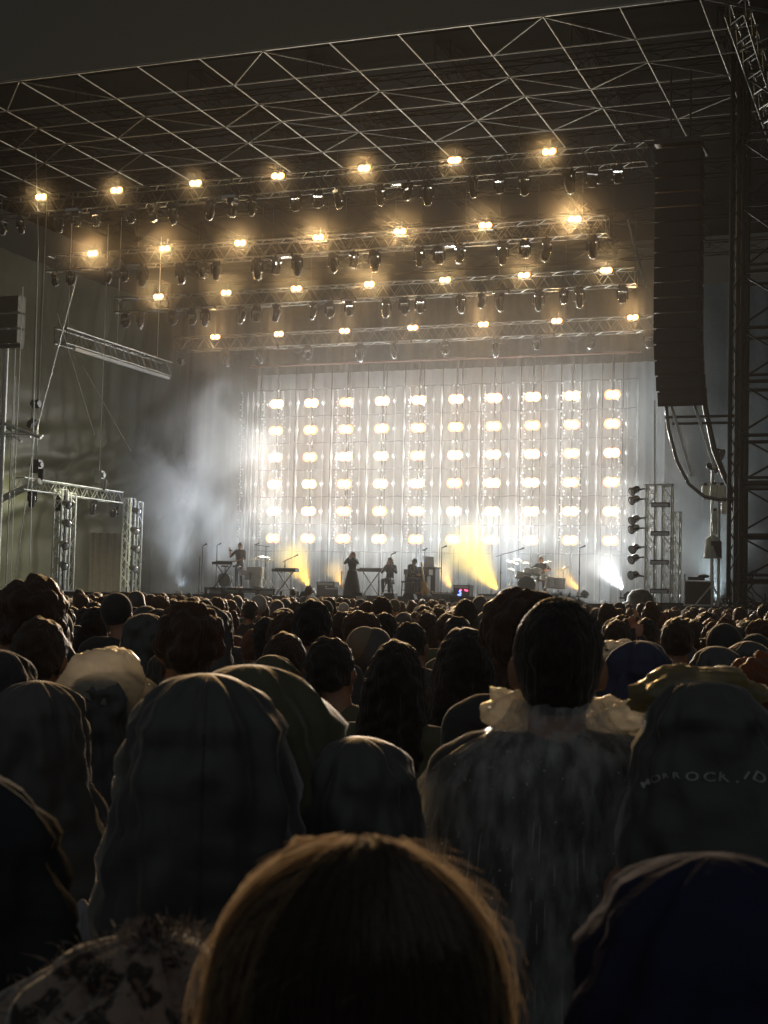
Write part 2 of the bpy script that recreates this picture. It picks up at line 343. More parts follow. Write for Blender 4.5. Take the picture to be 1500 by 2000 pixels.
# ---------------------------------------------------------------- wall of lamp columns
WX, WS, WY = -29.41, 1.80, 62.8; ZT, ZB = 9.34+1.75, 2.92+1.75; DR = (ZT-ZB)/5
def lampcol():
    r = empty('lamp_column'); tag(r, cat='lamp column', group='hanging columns of twin lamps in front of the pale curtain')
    ob('pole', MB().tube((0, .2, DZ-DZ), (0, .2, 11.05), .05, n=8), STEEL, r)
    for j in range(6):
        zz = ZB+DR*j-DZ
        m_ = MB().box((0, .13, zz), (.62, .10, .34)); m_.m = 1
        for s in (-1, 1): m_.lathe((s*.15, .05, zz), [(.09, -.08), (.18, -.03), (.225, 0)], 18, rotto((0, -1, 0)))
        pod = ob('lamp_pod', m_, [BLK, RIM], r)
        for s in (-1, 1): ob('bulb', MB().sph((s*.15, .0, zz), (.155, .05, .15), 16, 8), BULBW, pod)
        for s in (-1, 1): ob('crystal', MB().sph((s*.10, 0, zz+.62), (.035, .035, .045), 8, 6), CHROME, pod)
    return r
LC = lampcol()
for i in range(10):
    c = LC if i == 0 else dup(LC)
    c.location = (WX+WS*i, WY, DZ); c['label'] = f'hanging column of six glowing twin lamps, {ORD(i)} from the left'
    for pod in c.children:
        if pod.name.startswith('lamp_pod') and random.random() < .33:
            for b_ in pod.children:
                if b_.name.startswith('bulb'): b_.material_slots[0].link = 'OBJECT'; b_.material_slots[0].material = BULBO
    for j in range(6):
        z = ZB+DR*j
        warm = (1, .88, .74) if random.random() < .6 else (1, .72, .50); wh = (.93, 1, .98)
        lamp('SPOT', (WX+WS*i, WY-.2, z), 270, wh, (.2, -1, -.05), 2.5, .14)
        if j > 0: lx = WX+WS*i; lamp('SPOT', (lx, WY-.2, z), 1500, warm, (-6-lx, 8-WY, 1.6-z), .75, .14)
        lamp('POINT', (WX+WS*i, WY-.10, z+.02), 26, (.93, 1, .98), r=.1)
def strand(kind):
    m_ = MB().tube((0, 0, 0), (0, 0, 9.8), .010 if kind != 'spindle' else .018, n=5)
    for j in range(6):
        zz = ZB+DR*j-DZ
        if kind == 'diamond': m_.lathe((0, 0, zz), [(.004, -.42), (.022, -.16), (.085, 0), (.022, .16), (.004, .42)], 8)
        elif kind == 'spindle': m_.lathe((0, 0, zz), [(.015, -.55), (.05, -.12), (.065, 0), (.05, .12), (.015, .55)], 8)
        else:
            for q in range(9): m_.sph((random.uniform(-.10, .10), 0, zz-.55+.14*q), random.uniform(.02, .055), 8, 6)
    return ob('crystal_strand', m_, CHROME, None, None, 'crystal strand', 'sparkling strands hanging between the lamp columns')
ST = {k: strand(k) for k in ('diamond', 'spindle', 'bubble')}; ust = set()
pos = [(-1, .02, 'bubble'), (-1, .18, 'spindle'), (-1, .34, 'spindle'), (-1, .47, 'diamond'), (-1, .66, 'bubble')]
for g in range(10):
    pos += [(g, .38 if g % 2 else .42, 'diamond'), (g, .63, 'spindle')]
    if g % 2 or g == 6: pos.append((g, .78 if g < 8 else .2, 'bubble'))
    if g % 2 == 0 and g != 6: pos.append((g, .22, 'bubble'))
cnt = {}
kn = {'diamond': 'diamond shaped crystals', 'spindle': 'long spindle crystals', 'bubble': 'small bead clusters'}
for g, f_, k in pos:
    s_ = ST[k] if k not in ust else dup(ST[k]); ust.add(k)
    s_.location = (WX+WS*(g+f_), WY-.05, DZ)
    gap = 'left of the first lamp column' if g < 0 else ('right of the last lamp column' if g == 9 else f'just right of the {ORD(g)} lamp column')
    extra = ', outer one' if (g, k) == (-1, 'spindle') and f_ < .2 or (g, k) == (-1, 'bubble') and f_ < .2 else (', inner one' if g < 0 and k in ('spindle', 'bubble') else '')
    s_['label'] = f'sparkling strand of {kn[k]} {gap}{extra}'
fr = empty('lamp_wall_frame', (0, 0, 0), 0, 'thin cables and top rail carrying the wall of lamps', 'frame')
for j in range(7):
    z = ZB+DR*(j-.5)+.08
    pts = [V((WX-1.2+.0+ (WS*9+2.2)*q/40, WY+.25, z-.05*abs(sin(pi*q*10/40)))) for q in range(41)]
    ob('cable', MB().path(pts, .016, 4), BLK, fr)
ob('top_rail', MB().tube((WX-1.6, WY+.1, 12.95), (WX+WS*9+1.2, WY+.1, 12.95), .06), mat('red_rail', (.10, .04, .03), .4, .4), fr)
for q in range(20): ob('rod', MB().tube((WX-1.1+q*.93, WY+.55, DZ), (WX-1.1+q*.93, WY+.55, 12.9), .03, n=5), STEEL, fr)
# ---------------------------------------------------------------- left side of the stage
def SX(px, y, py=1165): return PY(px, py, y).x
SLX = -32.3
def tower_light():
    r = empty('side_light'); tag(r, cat='side light', group='lights clamped on the stage towers')
    ob('bracket', MB().box((0, 0, 0), (.06, .30, .06)).box((0, -.14, 0), (.30, .05, .10)), BLK, r)
    ob('barrel', MB().lathe((.0, -.30, .0), [(.09, -.18), (.13, -.10), (.14, .12), (.17, .18)], 14, rotto((.5, -.6, -.25))), BLKG, r)
    ob('lens', MB().lathe((.0, -.30, .0), [(.13, .175), (.10, .20), (.02, .215)], 14, rotto((.5, -.6, -.25))), GLASS, r)
    return r
TL = tower_light(); utl = False
def tower(x, y, z1, nm, n, sides=(1,), two=True):
    global utl
    t = empty('light_tower', (0, 0, 0), 0, nm, 'tower', 'upright lattice towers on the stage')
    m_ = MB(); truss(m_, (x, y, DZ), (x, y, z1), .36, .36, .42, .036, .022, up=(0, 1, 0))
    if two: truss(m_, (x, y+.62, DZ), (x, y+.62, z1-.1), .36, .36, .42, .036, .022, up=(0, 1, 0))
    ob('lattice', m_, ALU, t); ob('foot', MB().box((x, y+.3, DZ+.03), (.9, 1.4, .05)), BLK, t)
    ob('cable', MB().path([(x+.2, y, z1), (x+.24, y-.02, z1-1.5), (x+.2, y, z1-3), (x+.24, y, DZ)], .03, 5), BLK, t)
    for s in sides:
        for j in range(n):
            l = TL if not utl else dup(TL); utl = True
            l.location = (x+s*.30, y-.05, z1-.55-j*(z1-DZ-.8)/n); l.rotation_euler = (R(random.uniform(-15, 15)), 0, R(35*s+random.uniform(-15, 15)))
            l['label'] = f"clamped light, {ORD(j)} from the top on the {nm.split(' lattice')[0]} lattice tower"
z = PXx(130, 958, SLX).z
y1 = PXx(118, 1000, SLX).y; y2 = PXx(252, 1000, SLX).y
tower(SLX, y1, z, 'nearer left lattice tower standing under the flown truss', 4)
tower(SLX, y2, PXx(262, 975, SLX).z, 'farther left lattice tower standing alone by the smoke', 4)
a = PXx(38, 944, SLX-.2); b = PXx(232, 962, SLX-.2)
t = empty('side_truss', (0, 0, 0), 0, 'bright flown truss running back above the nearer left lattice tower', 'truss')
truss(m_ := MB(), a, (b.x, b.y, a.z), .4, .45, .38, .03, .018); ob('lattice', m_, ALU, t)
for q, f_ in enumerate((.12, .38, .72, .95)):
    l = dup(FX['short' if q % 2 else 'long']); l.location = (a.x, a.y+(b.y-a.y)*f_, a.z-.22); l.rotation_euler = (0, 0, 1.2)
    l['label'] = f'moving light under the flown left side truss, {ORD(q)} from its near end'; l['group'] = 'moving lights on the side trusses'
hst = empty('chain_hoist'); tag(hst, cat='hoist', group='chain hoists above the left side truss')
ob('motor', MB().box((0, 0, .55), (.34, .26, .50)).tube((-.25, 0, .62), (.25, 0, .62), .11, n=10), BLK, hst)
ob('chain', MB().tube((0, 0, .8), (0, 0, 11.2), .016, n=4), ALU, hst)
ob('chain_bag', MB().lathe((.22, 0, .1), [(.05, -.1), (.12, 0), (.13, .35)], 10), CAB, hst)
for q, f_ in enumerate((.15, .78)):
    h = hst if q == 0 else dup(hst); h.location = (a.x, a.y+(b.y-a.y)*f_, a.z+.2); h['label'] = f"black chain hoist at the {('near', 'far')[q]} end of the left side truss"
for i, (wl, wa, wp, lb) in enumerate((((-33.4, 48.6, 8.4), (-.75, .75, -.95), 3000, 'added work light brightening the tarpaulin above the left side truss'), ((-32.0, 46.9, 8.9), (.02, 1, -.80), 2600, 'added work light by the steel mast brightening the left towers'))):
    wf = empty('added_work_light', wl, 0, lb, 'added work light', 'added work lights at the left wing'); u = V(wa).normalized()
    ob('housing', MB().box(-u*.12, (.34, .2, .26), rotto(u)), BLK, wf); ob('chain', MB().tube((0, 0, .1), (0, 0, ZR-wl[2]), .012, n=4), STEEL, wf)
    lamp('SPOT', V(wl)+u*.15, wp, (1, 1, .70), wa, (1.35, .85)[i], .3)  # unseen lamps added to brighten the tarpaulin and the left towers
a = PXx(118, 655, -33.2); b = PXx(325, 722, -33.2)
t = empty('angled_truss', (0, 0, 0), 0, 'long flown truss with a strip light below in front of the tarpaulin', 'truss')
truss(m_ := MB(), a, (b.x, b.y, a.z), .55, .62, .6, .045, .02); ob('lattice', m_, TRUSS, t)
ob('strip_light', MB().box(((a.x+.4), (a.y+b.y)/2, a.z-.5), (.1, (b.y-a.y)*.9, .12)), mat('strip', (.3, .3, .28), .3, .3), t)
m_ = MB()
for f_ in (.06, .5, .9): m_.tube((a.x, a.y+(b.y-a.y)*f_, a.z+.3), (a.x, a.y+(b.y-a.y)*f_, ZR), .015, n=4)
ob('hoist_chain', m_, ALU, t)
# steel mast, outrigger bars at the far left edge, follow spots
mx = PY(6, 900, 46.5); t = empty('steel_mast', (0, 0, 0), 0, 'thin pale steel mast with cross bars at the far left edge', 'mast')
ob('pole', MB().tube((mx.x-.05, 46.5, 0), (mx.x-.05, 46.5, 12.2), .09, n=8).tube((mx.x+.28, 46.6, 0), (mx.x+.28, 46.6, 11.7), .03, n=5), ALU, t)
m_ = MB(); q = PY(80, 855, 46.5); m_.tube(PY(-60, 800, 46.5), q, .07, n=8); m_.tube(PY(-30, 812, 46.7), PY(42, 862, 46.7), .06, n=8)
m_.tube(PY(0, 845, 46.6), PY(84, 851, 46.6), .04); m_.tube(PY(0, 851, 46.9), PY(60, 853, 46.9), .04)
ob('cross_bar', m_, ALU, t)
p = PY(22, 640, 46.5)
m_ = MB().box((p.x-.2, 46.6, p.z+.25), (1.15, .5, .5)).box((p.x-.2, 46.6, p.z-.35), (1.15, .5, .5)).box((p.x-.2, 46.6, p.z+.9), (1.15, .5, .6))
m_.box((p.x-.2, 46.5, p.z-.72), (1.4, .2, .16))
ob('speaker_stack', m_, mat('grey_cabinet', (.09, .09, .075), .7, bump=.6), None, 'small grey flown speaker stack at the far left edge', 'speaker')
t = ob('roof_beam', MB().tube(PY(-20, 985, 47.5), PY(78, 940, 47.5), .14, n=8), SHADE, None, 'pale sloping tube beside the left tower', 'tube')
wires = [((150, 540), (68, 852), 46.5, .022), ((75, 480), (58, 1100), 46.5, .016), ((112, 612), (185, 850), 50, .014), ((148, 690), (255, 880), 52, .016),
         ((68, 852), (30, 1120), 46.6, .016), ((75, 480), (70, 300), 46.5, .014), ((30, 735), (22, 1000), 47, .012), ((45, 560), (20, 1150), 45.5, .012),
         ((1279, 782), (1279, 945), 44, .02), ((1226, 430), (1262, 560), 47, .03)]
for i, (q0, q1, y, r) in enumerate(wires):
    ob('steel_wire', MB().tube(PY(*q0, y), PY(*q1, y), r, n=5), ALU, None,
       ['bright slanting wire from the tarpaulin top to the mast bars', 'long upright wire hanging left of the slanting wire', 'upper diagonal wire crossing the tarpaulin', 'lower diagonal wire ending in the smoke',
        'wire dropping from the mast bars to the crowd', 'faint wire under the left roof edge', 'thin wire beside the steel mast', 'thin wire crossing the far left speaker stack', 'wire dropping from the big speaker array to the right light tower', 'slanting wire left of the big speaker array'][i], 'wire')
# ---------------------------------------------------------------- right side: line array, tower, scaffold
AY = 43.5
al = PY(1276, 500, AY); ar = PY(1366, 500, AY); aw = ar.x-al.x; cx = (al.x+ar.x)/2
zb = PY(1320, 783, AY).z; t = empty('speaker_array', (0, 0, 0), 0, 'tall curved column of black loudspeakers hanging beside the stage', 'speaker array')
zc = zb; yc = AY+.9; tilt = 15
for k in range(17):
    h = .46; tl = max(0, tilt-k*2.2); rt = M.Rotation(R(tl), 3, 'X')
    cxx = cx + max(0, (4-k))*.018*max(0, 4-k)*.3
    bx = ob('speaker_box', MB().box((cxx, yc, zc+h/2), (aw*.99, .85, h*.93), rt).box((cxx-aw/2-.01, yc+.1, zc+h/2), (.02, .3, .3), rt).box((cxx+aw/2+.01, yc+.1, zc+h/2), (.02, .3, .3), rt), CAB, t)
    ob('grille', MB().box((cxx, yc-.437, zc+h/2), (aw*.9, .02, h*.86), None), mat('grille_mesh', (.010, .010, .011), .6) if k == 0 else bpy.data.materials['grille_mesh'], t)
    zc += h*cos(R(tl)); yc -= sin(R(tl))*h*.8
ob('flying_frame', MB().box((cx, yc+.2, zc+.15), (aw, 1.6, .16)), BLK, t)
ob('chain', MB().tube((cx-.3, yc, zc+.2), (cx-.3, yc, ZR), .03).tube((cx+.3, yc, zc+.2), (cx+.3, yc, ZR), .03), STEEL, t)
ob('lower_rig', MB().tube((cx-.25, AY+.9, zb), (cx+.45, AY+.5, zb-2.2), .05).tube((cx+.45, AY+.9, zb), (cx+1.15, AY+.4, zb-2.0), .05), ALU, t)
pts = [PY(x, y, 44.6) for x, y in ((1300, 785), (1306, 840), (1322, 900), (1345, 945), (1375, 970), (1405, 976), (1432, 974))]
ob('thick_cable', MB().path(pts, .055, 7), BLKG, None, 'thick black cable sagging from the big speaker array to the scaffold', 'cable')
pts = [PY(x, y, 44.9) for x, y in ((1368, 600), (1368, 720), (1378, 800), (1395, 880), (1415, 930), (1432, 965), (1440, 1060), (1452, 1180))]
ob('cable_loom', MB().path(pts, .085, 7), BLK, None, 'bundle of cables falling beside the big speaker array', 'cable')
t = empty('scaffold_tower', (0, 0, 0), 0, 'dark steel scaffold tower with crossed braces at the right edge', 'scaffold')
sx0 = SX(1437, 44.5); sx1 = sx0+2.6
m_ = MB()
for x, y in ((sx0, 44.5), (sx0+.03, 46.3), (sx1, 44.5), (sx1, 46.3)):
    m_.tube((x, y, 0), (x, y, 19), .10, n=8)
truss(m_, (sx0-.05, 44.5, 0), (sx0-.05, 44.5, 19), .34, .34, .7, .05, .022, up=(0, 1, 0))
ob('leg', m_, STEEL, t)
m_ = MB(); zs = [PY(1470, q, 44.5).z for q in (1135, 1045, 945, 850, 745, 640, 530, 400, 270, 140)]
for i, z in enumerate(zs):
    for y in (44.5, 46.3): m_.tube((sx0, y, z), (sx1, y, z), .06)
    m_.tube((sx0, 44.5, z), (sx0, 46.3, z), .05)
    if i % 2 == 0: m_.tube((sx0, 44.4, z+.18), (sx1, 44.4, z+.18), .05)
for i in range(len(zs)-1):
    m_.tube((sx0, 44.45, zs[i]), (sx1, 44.45, zs[i+1]), .035); m_.tube((sx1, 44.55, zs[i]), (sx0, 44.55, zs[i+1]), .035)
ob('brace', m_, STEEL, t)
m_ = MB(); z8 = PY(1400, 812, 44.5).z; m_.tube((sx0-2.2, 44.6, z8), (sx0, 44.6, z8), .045).tube((sx0-2.0, 44.8, z8-.18), (sx0, 44.8, z8-.18), .045)
ob('outrigger', m_, STEEL, t)
ob('deck', MB().box(((sx0+sx1)/2, 45.4, zs[0]), (2.6, 1.8, .14)).box(((sx0+sx1)/2, 45.4, zs[2]+.05), (2.6, 1.8, .1)), BLK, t)
m_ = MB()
for k in range(26):
    xx = sx0+random.uniform(-.3, 1.6); z0 = random.uniform(1.9, 3.2); pts = [V((xx, 44.2, z0))]
    for q in range(6): pts.append(V((xx+.5*sin(q*.8+k)*(q/6)+random.uniform(-.08, .08), 44.15+random.uniform(-.1, .1), z0-(z0-DZ+.1)*q/5*random.uniform(.8, 1))))
    m_.path(pts, .018, 4)
ob('loose_cable', m_, STEEL, t)
# right lattice light tower
t = empty('light_tower', (0, 0, 0), 0, 'right lattice tower standing full of lamps beside the white jet', 'tower', 'upright lattice towers on the stage')
tx0 = SX(1284, 50); zt = PY(1284, 947, 50).z
m_ = MB(); truss(m_, (tx0-.25, 50, DZ), (tx0-.25, 50, zt), .30, .36, .42, .035, .018, up=(0, 1, 0)); truss(m_, (tx0+.28, 50.2, DZ), (tx0+.28, 50.2, zt-.05), .30, .36, .42, .035, .018, up=(0, 1, 0)); truss(m_, (tx0+.55, 50.6, DZ), (tx0+.55, 50.6, zt-.9), .2, .36, .42, .03, .018, up=(0, 1, 0))
m_.box((tx0+.02, 50, zt), (.95, .4, .05)); ob('lattice', m_, ALU, t)
ob('foot', MB().box((tx0+.1, 50.2, DZ+.05), (2.2, 1.2, .08)).tube((tx0-1.1, 49.9, DZ+.15), (tx0-.4, 49.9, DZ+.35), .06), BLK, t)
for j in range(4):
    l = dup(BAR); l.location = (tx0+.12, 49.72, zt-.62-j*.98); l['label'] = f'flat strobe bar across the right lattice tower, {ORD(j)} from the top'; l['group'] = 'lights on the right lattice tower'
for j in range(7):
    l = dup(TL); l.location = (tx0-.50, 49.85, zt-.15-[0, .35, 1.0, 1.35, 2.0, 2.35, 3.0][j]); l.rotation_euler = (R(random.uniform(-10, 10)), 0, R(-70+random.uniform(-10, 10))); l.scale = [.95]*3
    l['label'] = f'clamped light, {ORD(j)} from the top on the outer edge of the right lattice tower'; l['group'] = 'lights on the right lattice tower'
# covered lamp on stand, cluster of covered lights, case, monitor dome
p = PY(1391, 1165, 47.9); t = empty('covered_light', (p.x, 47.9, DZ), 0, 'light under a pale plastic cover on a thin stand by the scaffold', 'light')
ob('stand', MB().tube((0, 0, 0), (0, 0, 1.6), .035).tube((0, 0, .7), (-.55, -.1, 0), .025).tube((0, 0, .7), (.4, -.2, 0), .025).tube((.18, .1, 0), (.18, .1, 3.6), .05, n=6), ALU, t)
ob('cover', MB().lathe((0, 0, 1.55), [(.31, 0), (.30, .04), (.22, .66), (.10, .72), (.02, .78)], 18), SHADE, t)
t2 = ob('light_body', MB().box((.13, -.1, 1.85), (.3, .3, .5)), BLK, t)
for i, (px, py, s) in enumerate(((1390, 885, 1), (1384, 912, .8), (1378, 960, .8), (1395, 960, .9), (1410, 962, .9), (1397, 1010, .8), (1397, 1030, .7), (1415, 990, .7))):
    p = PY(px, py, 48.2); l = dup(TL) if i in (0, 1) else empty('covered_light', (0, 0, 0), 0)
    if i not in (0, 1):
        ob('cover', MB().lathe((0, 0, 0), [(.10, .2), (.13, .1), (.12, -.2), (.07, -.28)], 10), SHADE, l); ob('clamp', MB().box((0, 0, .24), (.1, .1, .12)), BLK, l)
    l.location = p; l.scale = [s*1.2]*3
    tag(l, f"small {'dark' if i < 2 else 'plastic wrapped'} light, {ORD(i)} in the cluster between speaker array and scaffold", 'light', 'lights clustered left of the scaffold')
p0 = PY(1392, 880, 48.4); t = ob('light_pole', MB().tube((p0.x, 48.4, DZ), (p0.x, 48.4, p0.z+.1), .05, n=8).tube((p0.x-.4, 48.4, PY(1390, 945, 48.4).z), (p0.x+.7, 48.4, PY(1390, 945, 48.4).z), .04), ALU, None, 'upright pole holding the cluster of lights left of the scaffold', 'pole')
p = PY(1366, 1165, 48.6)
t = empty('flight_case', (p.x, 48.6, DZ), 0, 'black road case with gear on top left of the covered light', 'case')
ob('box', MB().box((0, 0, .42), (.85, .6, .8)), BLK, t); m_ = MB()
for sx in (-1, 1):
    for z in (.03, .81): m_.box((0, sx*.31, z), (.88, .03, .04)).box((sx*.43, 0, z), (.03, .6, .04))
    m_.tube((sx*.43, -.31, 0), (sx*.43, -.31, .82), .02)
ob('metal_edge', m_, ALU, t); ob('hardware', MB().box((-.1, -.05, .9), (.5, .3, .1)).sph((.15, -.1, .98), (.2, .08, .06)), BLKG, t)
p = PY(1250, 1168, 48.2); ob('dome_cover', MB().lathe((p.x, 48.2, DZ+.06), [(.62, -.04), (.60, 0), (.45, .05), (.42, .22), (.28, .40), (.04, .46)], 20), SHADE, None, 'dark dome shaped cover lying on the stage edge by the right tower', 'cover')
bpy.data.objects['dome_cover'].data.materials[0] = STEEL
for i, px in enumerate((1337,)):
    ob('thin_stand', MB().tube((SX(px, 48.5), 48.5, DZ), (SX(px, 48.5), 48.5, DZ+1.05), .018).box((SX(px, 48.5), 48.5, DZ+.02), (.3, .3, .03)), STEEL, None, 'thin bare stand on the stage right of the light tower', 'stand')
# ---------------------------------------------------------------- band gear
def riser(px0, px1, y, h, label, d=2.4):
    x0, x1 = SX(px0, y), SX(px1, y); t = empty('drum_riser', ((x0+x1)/2, y+d/2, DZ), 0, label, 'riser'); W = x1-x0
    ob('platform', MB().box((0, 0, h-.04), (W, d, .08)), BLK, t)
    m_ = MB()
    for k in range(5): m_.box((-W/2+.06+k*(W-.12)/4, -d/2+.06, (h-.08)/2), (.10, .1, h-.08)); m_.box((-W/2+.06+k*(W-.12)/4, d/2-.06, (h-.08)/2), (.10, .1, h-.08))
    m_.box((0, -d/2+.05, .035), (W, .06, .06)); ob('frame', m_, BLK, t)
    ob('panel', MB().box((0, -d/2+.2, (h-.06)/2), (W-.3, .02, h-.1)), PANEL, t)
    return t
LR = .30
riser(398, 537, 51.4, LR, 'low riser with pale panels under the percussion kit on the left')
riser(934, 1078, 52.2, .28, 'low riser with pale panels under the drum kit on the right')
riser(706, 890, 51.0, .12, 'flat wide platform under the seated musicians in the middle', 2.6)
def stand(px, y, top_py, z0, label, boom=None, mic=True):
    x = SX(px, y); zt = PY(px, top_py, y).z; t = empty('microphone_stand', (x, y, z0), 0, label, 'microphone stand', 'microphone stands on the stage'); H = zt-z0
    m_ = MB().tube((0, 0, 0), (0, 0, H), .016)
    for q in range(3): m_.tube((0, 0, .12), (.28*cos(q*2.1+.5), .28*sin(q*2.1+.5), .01), .014)
    m_.lathe((0, 0, H*.55), [(.025, -.04), (.028, .04)], 8)
    if boom: m_.tube((-boom[0]*.3, 0, H-boom[1]*.3), (boom[0], 0, H+boom[1]), .014)
    ob('pole', m_, STEEL, t)
    if mic:
        q = V((boom[0], 0, H+boom[1])) if boom else V((0, 0, H)); d = V((.16, -.05, .06))
        ob('microphone', MB().tube(q, q+d, .02, .028, 8).sph(q+d*1.15, .04, 8, 6), BLK, t)
    return t
stand(388, 50.9, 1086, DZ, 'bare pole at the far left of the musicians', mic=False)
stand(393, 52.6, 1066, DZ, 'tall microphone stand at the far left of the musicians')
stand(421, 53, 1065, DZ+LR, 'microphone stand left of the standing percussionist')
stand(517, 52.5, 1067, DZ+LR, 'microphone stand with boom right of the standing percussionist', (-.5, .05))
stand(555, 51, 1095, DZ+.9, 'short gooseneck stand rising from the left keyboard', (.35, .15))
stand(739, 51.2, 1109, DZ, 'short bare stand in front of the middle keyboard', mic=False)
stand(828, 52, 1075, DZ+.12, 'microphone stand behind the seated keyboard player', (-.1, .0))
stand(861, 51.6, 1070, DZ, 'tall microphone stand right of the seated keyboard player')
stand(977, 52.6, 1084, DZ+.28, 'boom microphone stand left of the drum kit', (.7, .2))
stand(1131, 51.4, 1070, DZ, 'tall microphone stand right of the drum kit')
stand(762, 50.8, 1083, DZ, 'microphone stand in front of the seated singer')
def keyboard(px, y, py, w_, label, z0=DZ):
    x = SX(px, y); z = PY(px, py, y).z-z0; t = empty('keyboard', (x, y, z0), 0, label, 'keyboard', 'keyboards on the stage')
    ob('case', MB().box((0, 0, z), (w_, .36, .11)).box((0, .12, z+.07), (w_*.95, .1, .05)), BLK, t); ob('keys', MB().box((0, .10, z+.058), (w_*.8, .14, .01)), PANEL, t)
    ob('stand', MB().tube((-.38, -.1, 0), (.38, -.1, z-.05), .022).tube((.38, .1, 0), (-.38, .1, z-.05), .022).tube((-.45, -.2, .02), (-.3, .3, .02), .02).tube((.45, -.2, .02), (.3, .3, .02), .02), BLK, t)
    return t
keyboard(556, 51.1, 1114, 1.0, 'black keyboard on a crossed stand in front of the amber jet')
keyboard(724, 51.9, 1114, 1.1, 'dark keyboard on a crossed stand between the singer and the seated singer')
keyboard(436, 51.9, 1100, .9, 'narrow electronic keyboard at the left of the percussion riser', DZ+LR)
def drum(t, c, r, h, ax, shell=DRUMW, nm='drum'):
    rt = rotto(ax); o = ob(nm, MB().lathe(c, [(r, -h/2), (r, h/2)], 20, rt), shell, t)
    for q in (-1, 1): ob('hoop', MB().torus(V(c)+rt @ V((0, 0, q*h/2)), r, .016, 20, 5, rt), ALU, o)
    for q in (-1, 1): ob('skin', MB().lathe(V(c)+rt @ V((0, 0, q*h/2)), [(.01, q*.003), (r*.98, q*.003)], 20, rt), SKINH, o)
def cymbal(t, c, r, tilt):
    rt = rotto((sin(tilt), 0, cos(tilt))); ob('cymbal', MB().lathe(c, [(r, 0), (r*.5, .02), (r*.18, .035), (.01, .06)], 18, rt), BRASS, t)
    c = V(c); ob('cymbal_stand', MB().tube(c, (c.x, c.y, .05), .013).tube((c.x, c.y, .5), (c.x+.25, c.y+.1, .01), .012).tube((c.x, c.y, .5), (c.x-.25, c.y+.1, .01), .012), ALU, t)
def kit(px, y, z0, label):
    t = empty('drum_kit', (SX(px, y), y, z0), 0, label, 'drum kit')
    drum(t, (-.30, -.3, .36), .34, .42, (0, 1, 0), nm='bass_drum')
    for x, z in ((-.62, .72), (-.32, .86), (.02, .86)): drum(t, (x, -.25, z), .17, .2, (.1, .35, 1))
    for x, z in ((.55, .48), (.85, .45)): drum(t, (x, -.1, z), .23, .36, (0, .05, 1))
    drum(t, (.25, .05, .68), .18, .14, (0, .1, 1))
    for x, yy, z, r, tl in ((-.98, -.1, 1.22, .26, .35), (-.7, -.3, 1.30, .22, .2), (-.35, -.4, 1.18, .2, .1), (.42, -.3, 1.22, .24, -.2), (1.0, -.1, 1.0, .28, -.4), (-1.05, 0, .95, .18, .1)): cymbal(t, (x, yy, z), r, tl)
    ob('stool', MB().lathe((.12, .75, .5), [(.17, -.05), (.18, 0), (.16, .05)], 12).tube((.12, .75, .5), (.12, .75, 0), .03), BLK, t)
kit(1050, 53.2, DZ+.28, 'large pale drum kit with brass cymbals on the right riser')
t = empty('percussion_kit', (SX(478, 52.2), 52.2, DZ+LR), 0, 'percussion set of small drums, pads and cymbals on the left riser', 'drum kit')
for x, z, r, h in ((.28, .72, .18, .2), (.62, .62, .2, .4), (.55, .30, .24, .5), (-.02, .62, .13, .18), (.18, .5, .13, .3)): drum(t, (x, -.1, z), r, h, (0, .1, 1))
drum(t, (-.78, -.2, .33), .27, .22, (0, 1, .1), CAB)
for x, z, r, tl in ((.75, 1.25, .3, .1), (.4, 1.15, .22, -.2), (-.9, 1.0, .2, .2), (1.0, 1.1, .26, -.2)): cymbal(t, (x, 0, z), r, tl)
for x in (-.85, -.35): ob('drum_pad', MB().lathe((x, -.1, .86), [(.16, -.03), (.17, 0), (.15, .03)], 14).tube((x, -.1, .85), (x, -.1, 0), .02), BLK, t)
def amp(px, y, w_, h, z0, label, d=.5, leds=False):
    t = empty('amplifier', (SX(px, y), y, z0), 0, label, 'amplifier')
    ob('cabinet', MB().box((0, 0, h/2), (w_, d, h)), CAB, t)
    ob('grille', MB().box((0, -d/2-.01, h*.42), (w_*.88, .015, h*.62)), STEEL, t)
    ob('control_panel', MB().box((0, -d/2-.012, h*.87), (w_*.88, .02, h*.14)), ALU, t)
    m_ = MB()
    for sx in (-1, 1): m_.box((sx*w_*.46, -d/2+.04, h+.02), (.06, .06, .04))
    ob('corner', m_, ALU, t)
    if leds:
        for x, z, mm in ((-.02, .38, REDL), (.16, .38, REDL), (.22, .36, REDL), (-.05, .33, BLUL), (-.03, .26, BLUL), (-.04, .19, BLUL), (-.1, .2, BLUL)): ob('indicator', MB().box((x, -d/2-.03, z+.02), (.07, .02, .05)), mm, t)
    return t
amp(640, 52.4, .75, .62, DZ, 'grey guitar amplifier on the stage left of the singer')
amp(652, 51.6, .55, .40, DZ, 'smaller amplifier box right next to the grey guitar amplifier')
amp(905, 51.8, .62, .58, DZ, 'black rack with red and blue lights beside the amber jet', leds=True)
amp(868, 52.2, .9, .30, DZ, 'low black bench cabinet left of the rack with coloured lights')
t = empty('gear_desk', (SX(833, 53), 53, DZ+.12), 0, 'tall dark instrument cabinet with papers behind the seated keyboard player', 'cabinet')
ob('body', MB().box((0, 0, .55), (.85, .5, 1.1)), BLK, t); ob('panel', MB().box((.1, -.1, 1.35), (.42, .03, .42), M.Rotation(.2, 3, 'X')), PANEL, t); ob('top', MB().box((0, 0, 1.12), (.95, .6, .05)), BLKG, t)
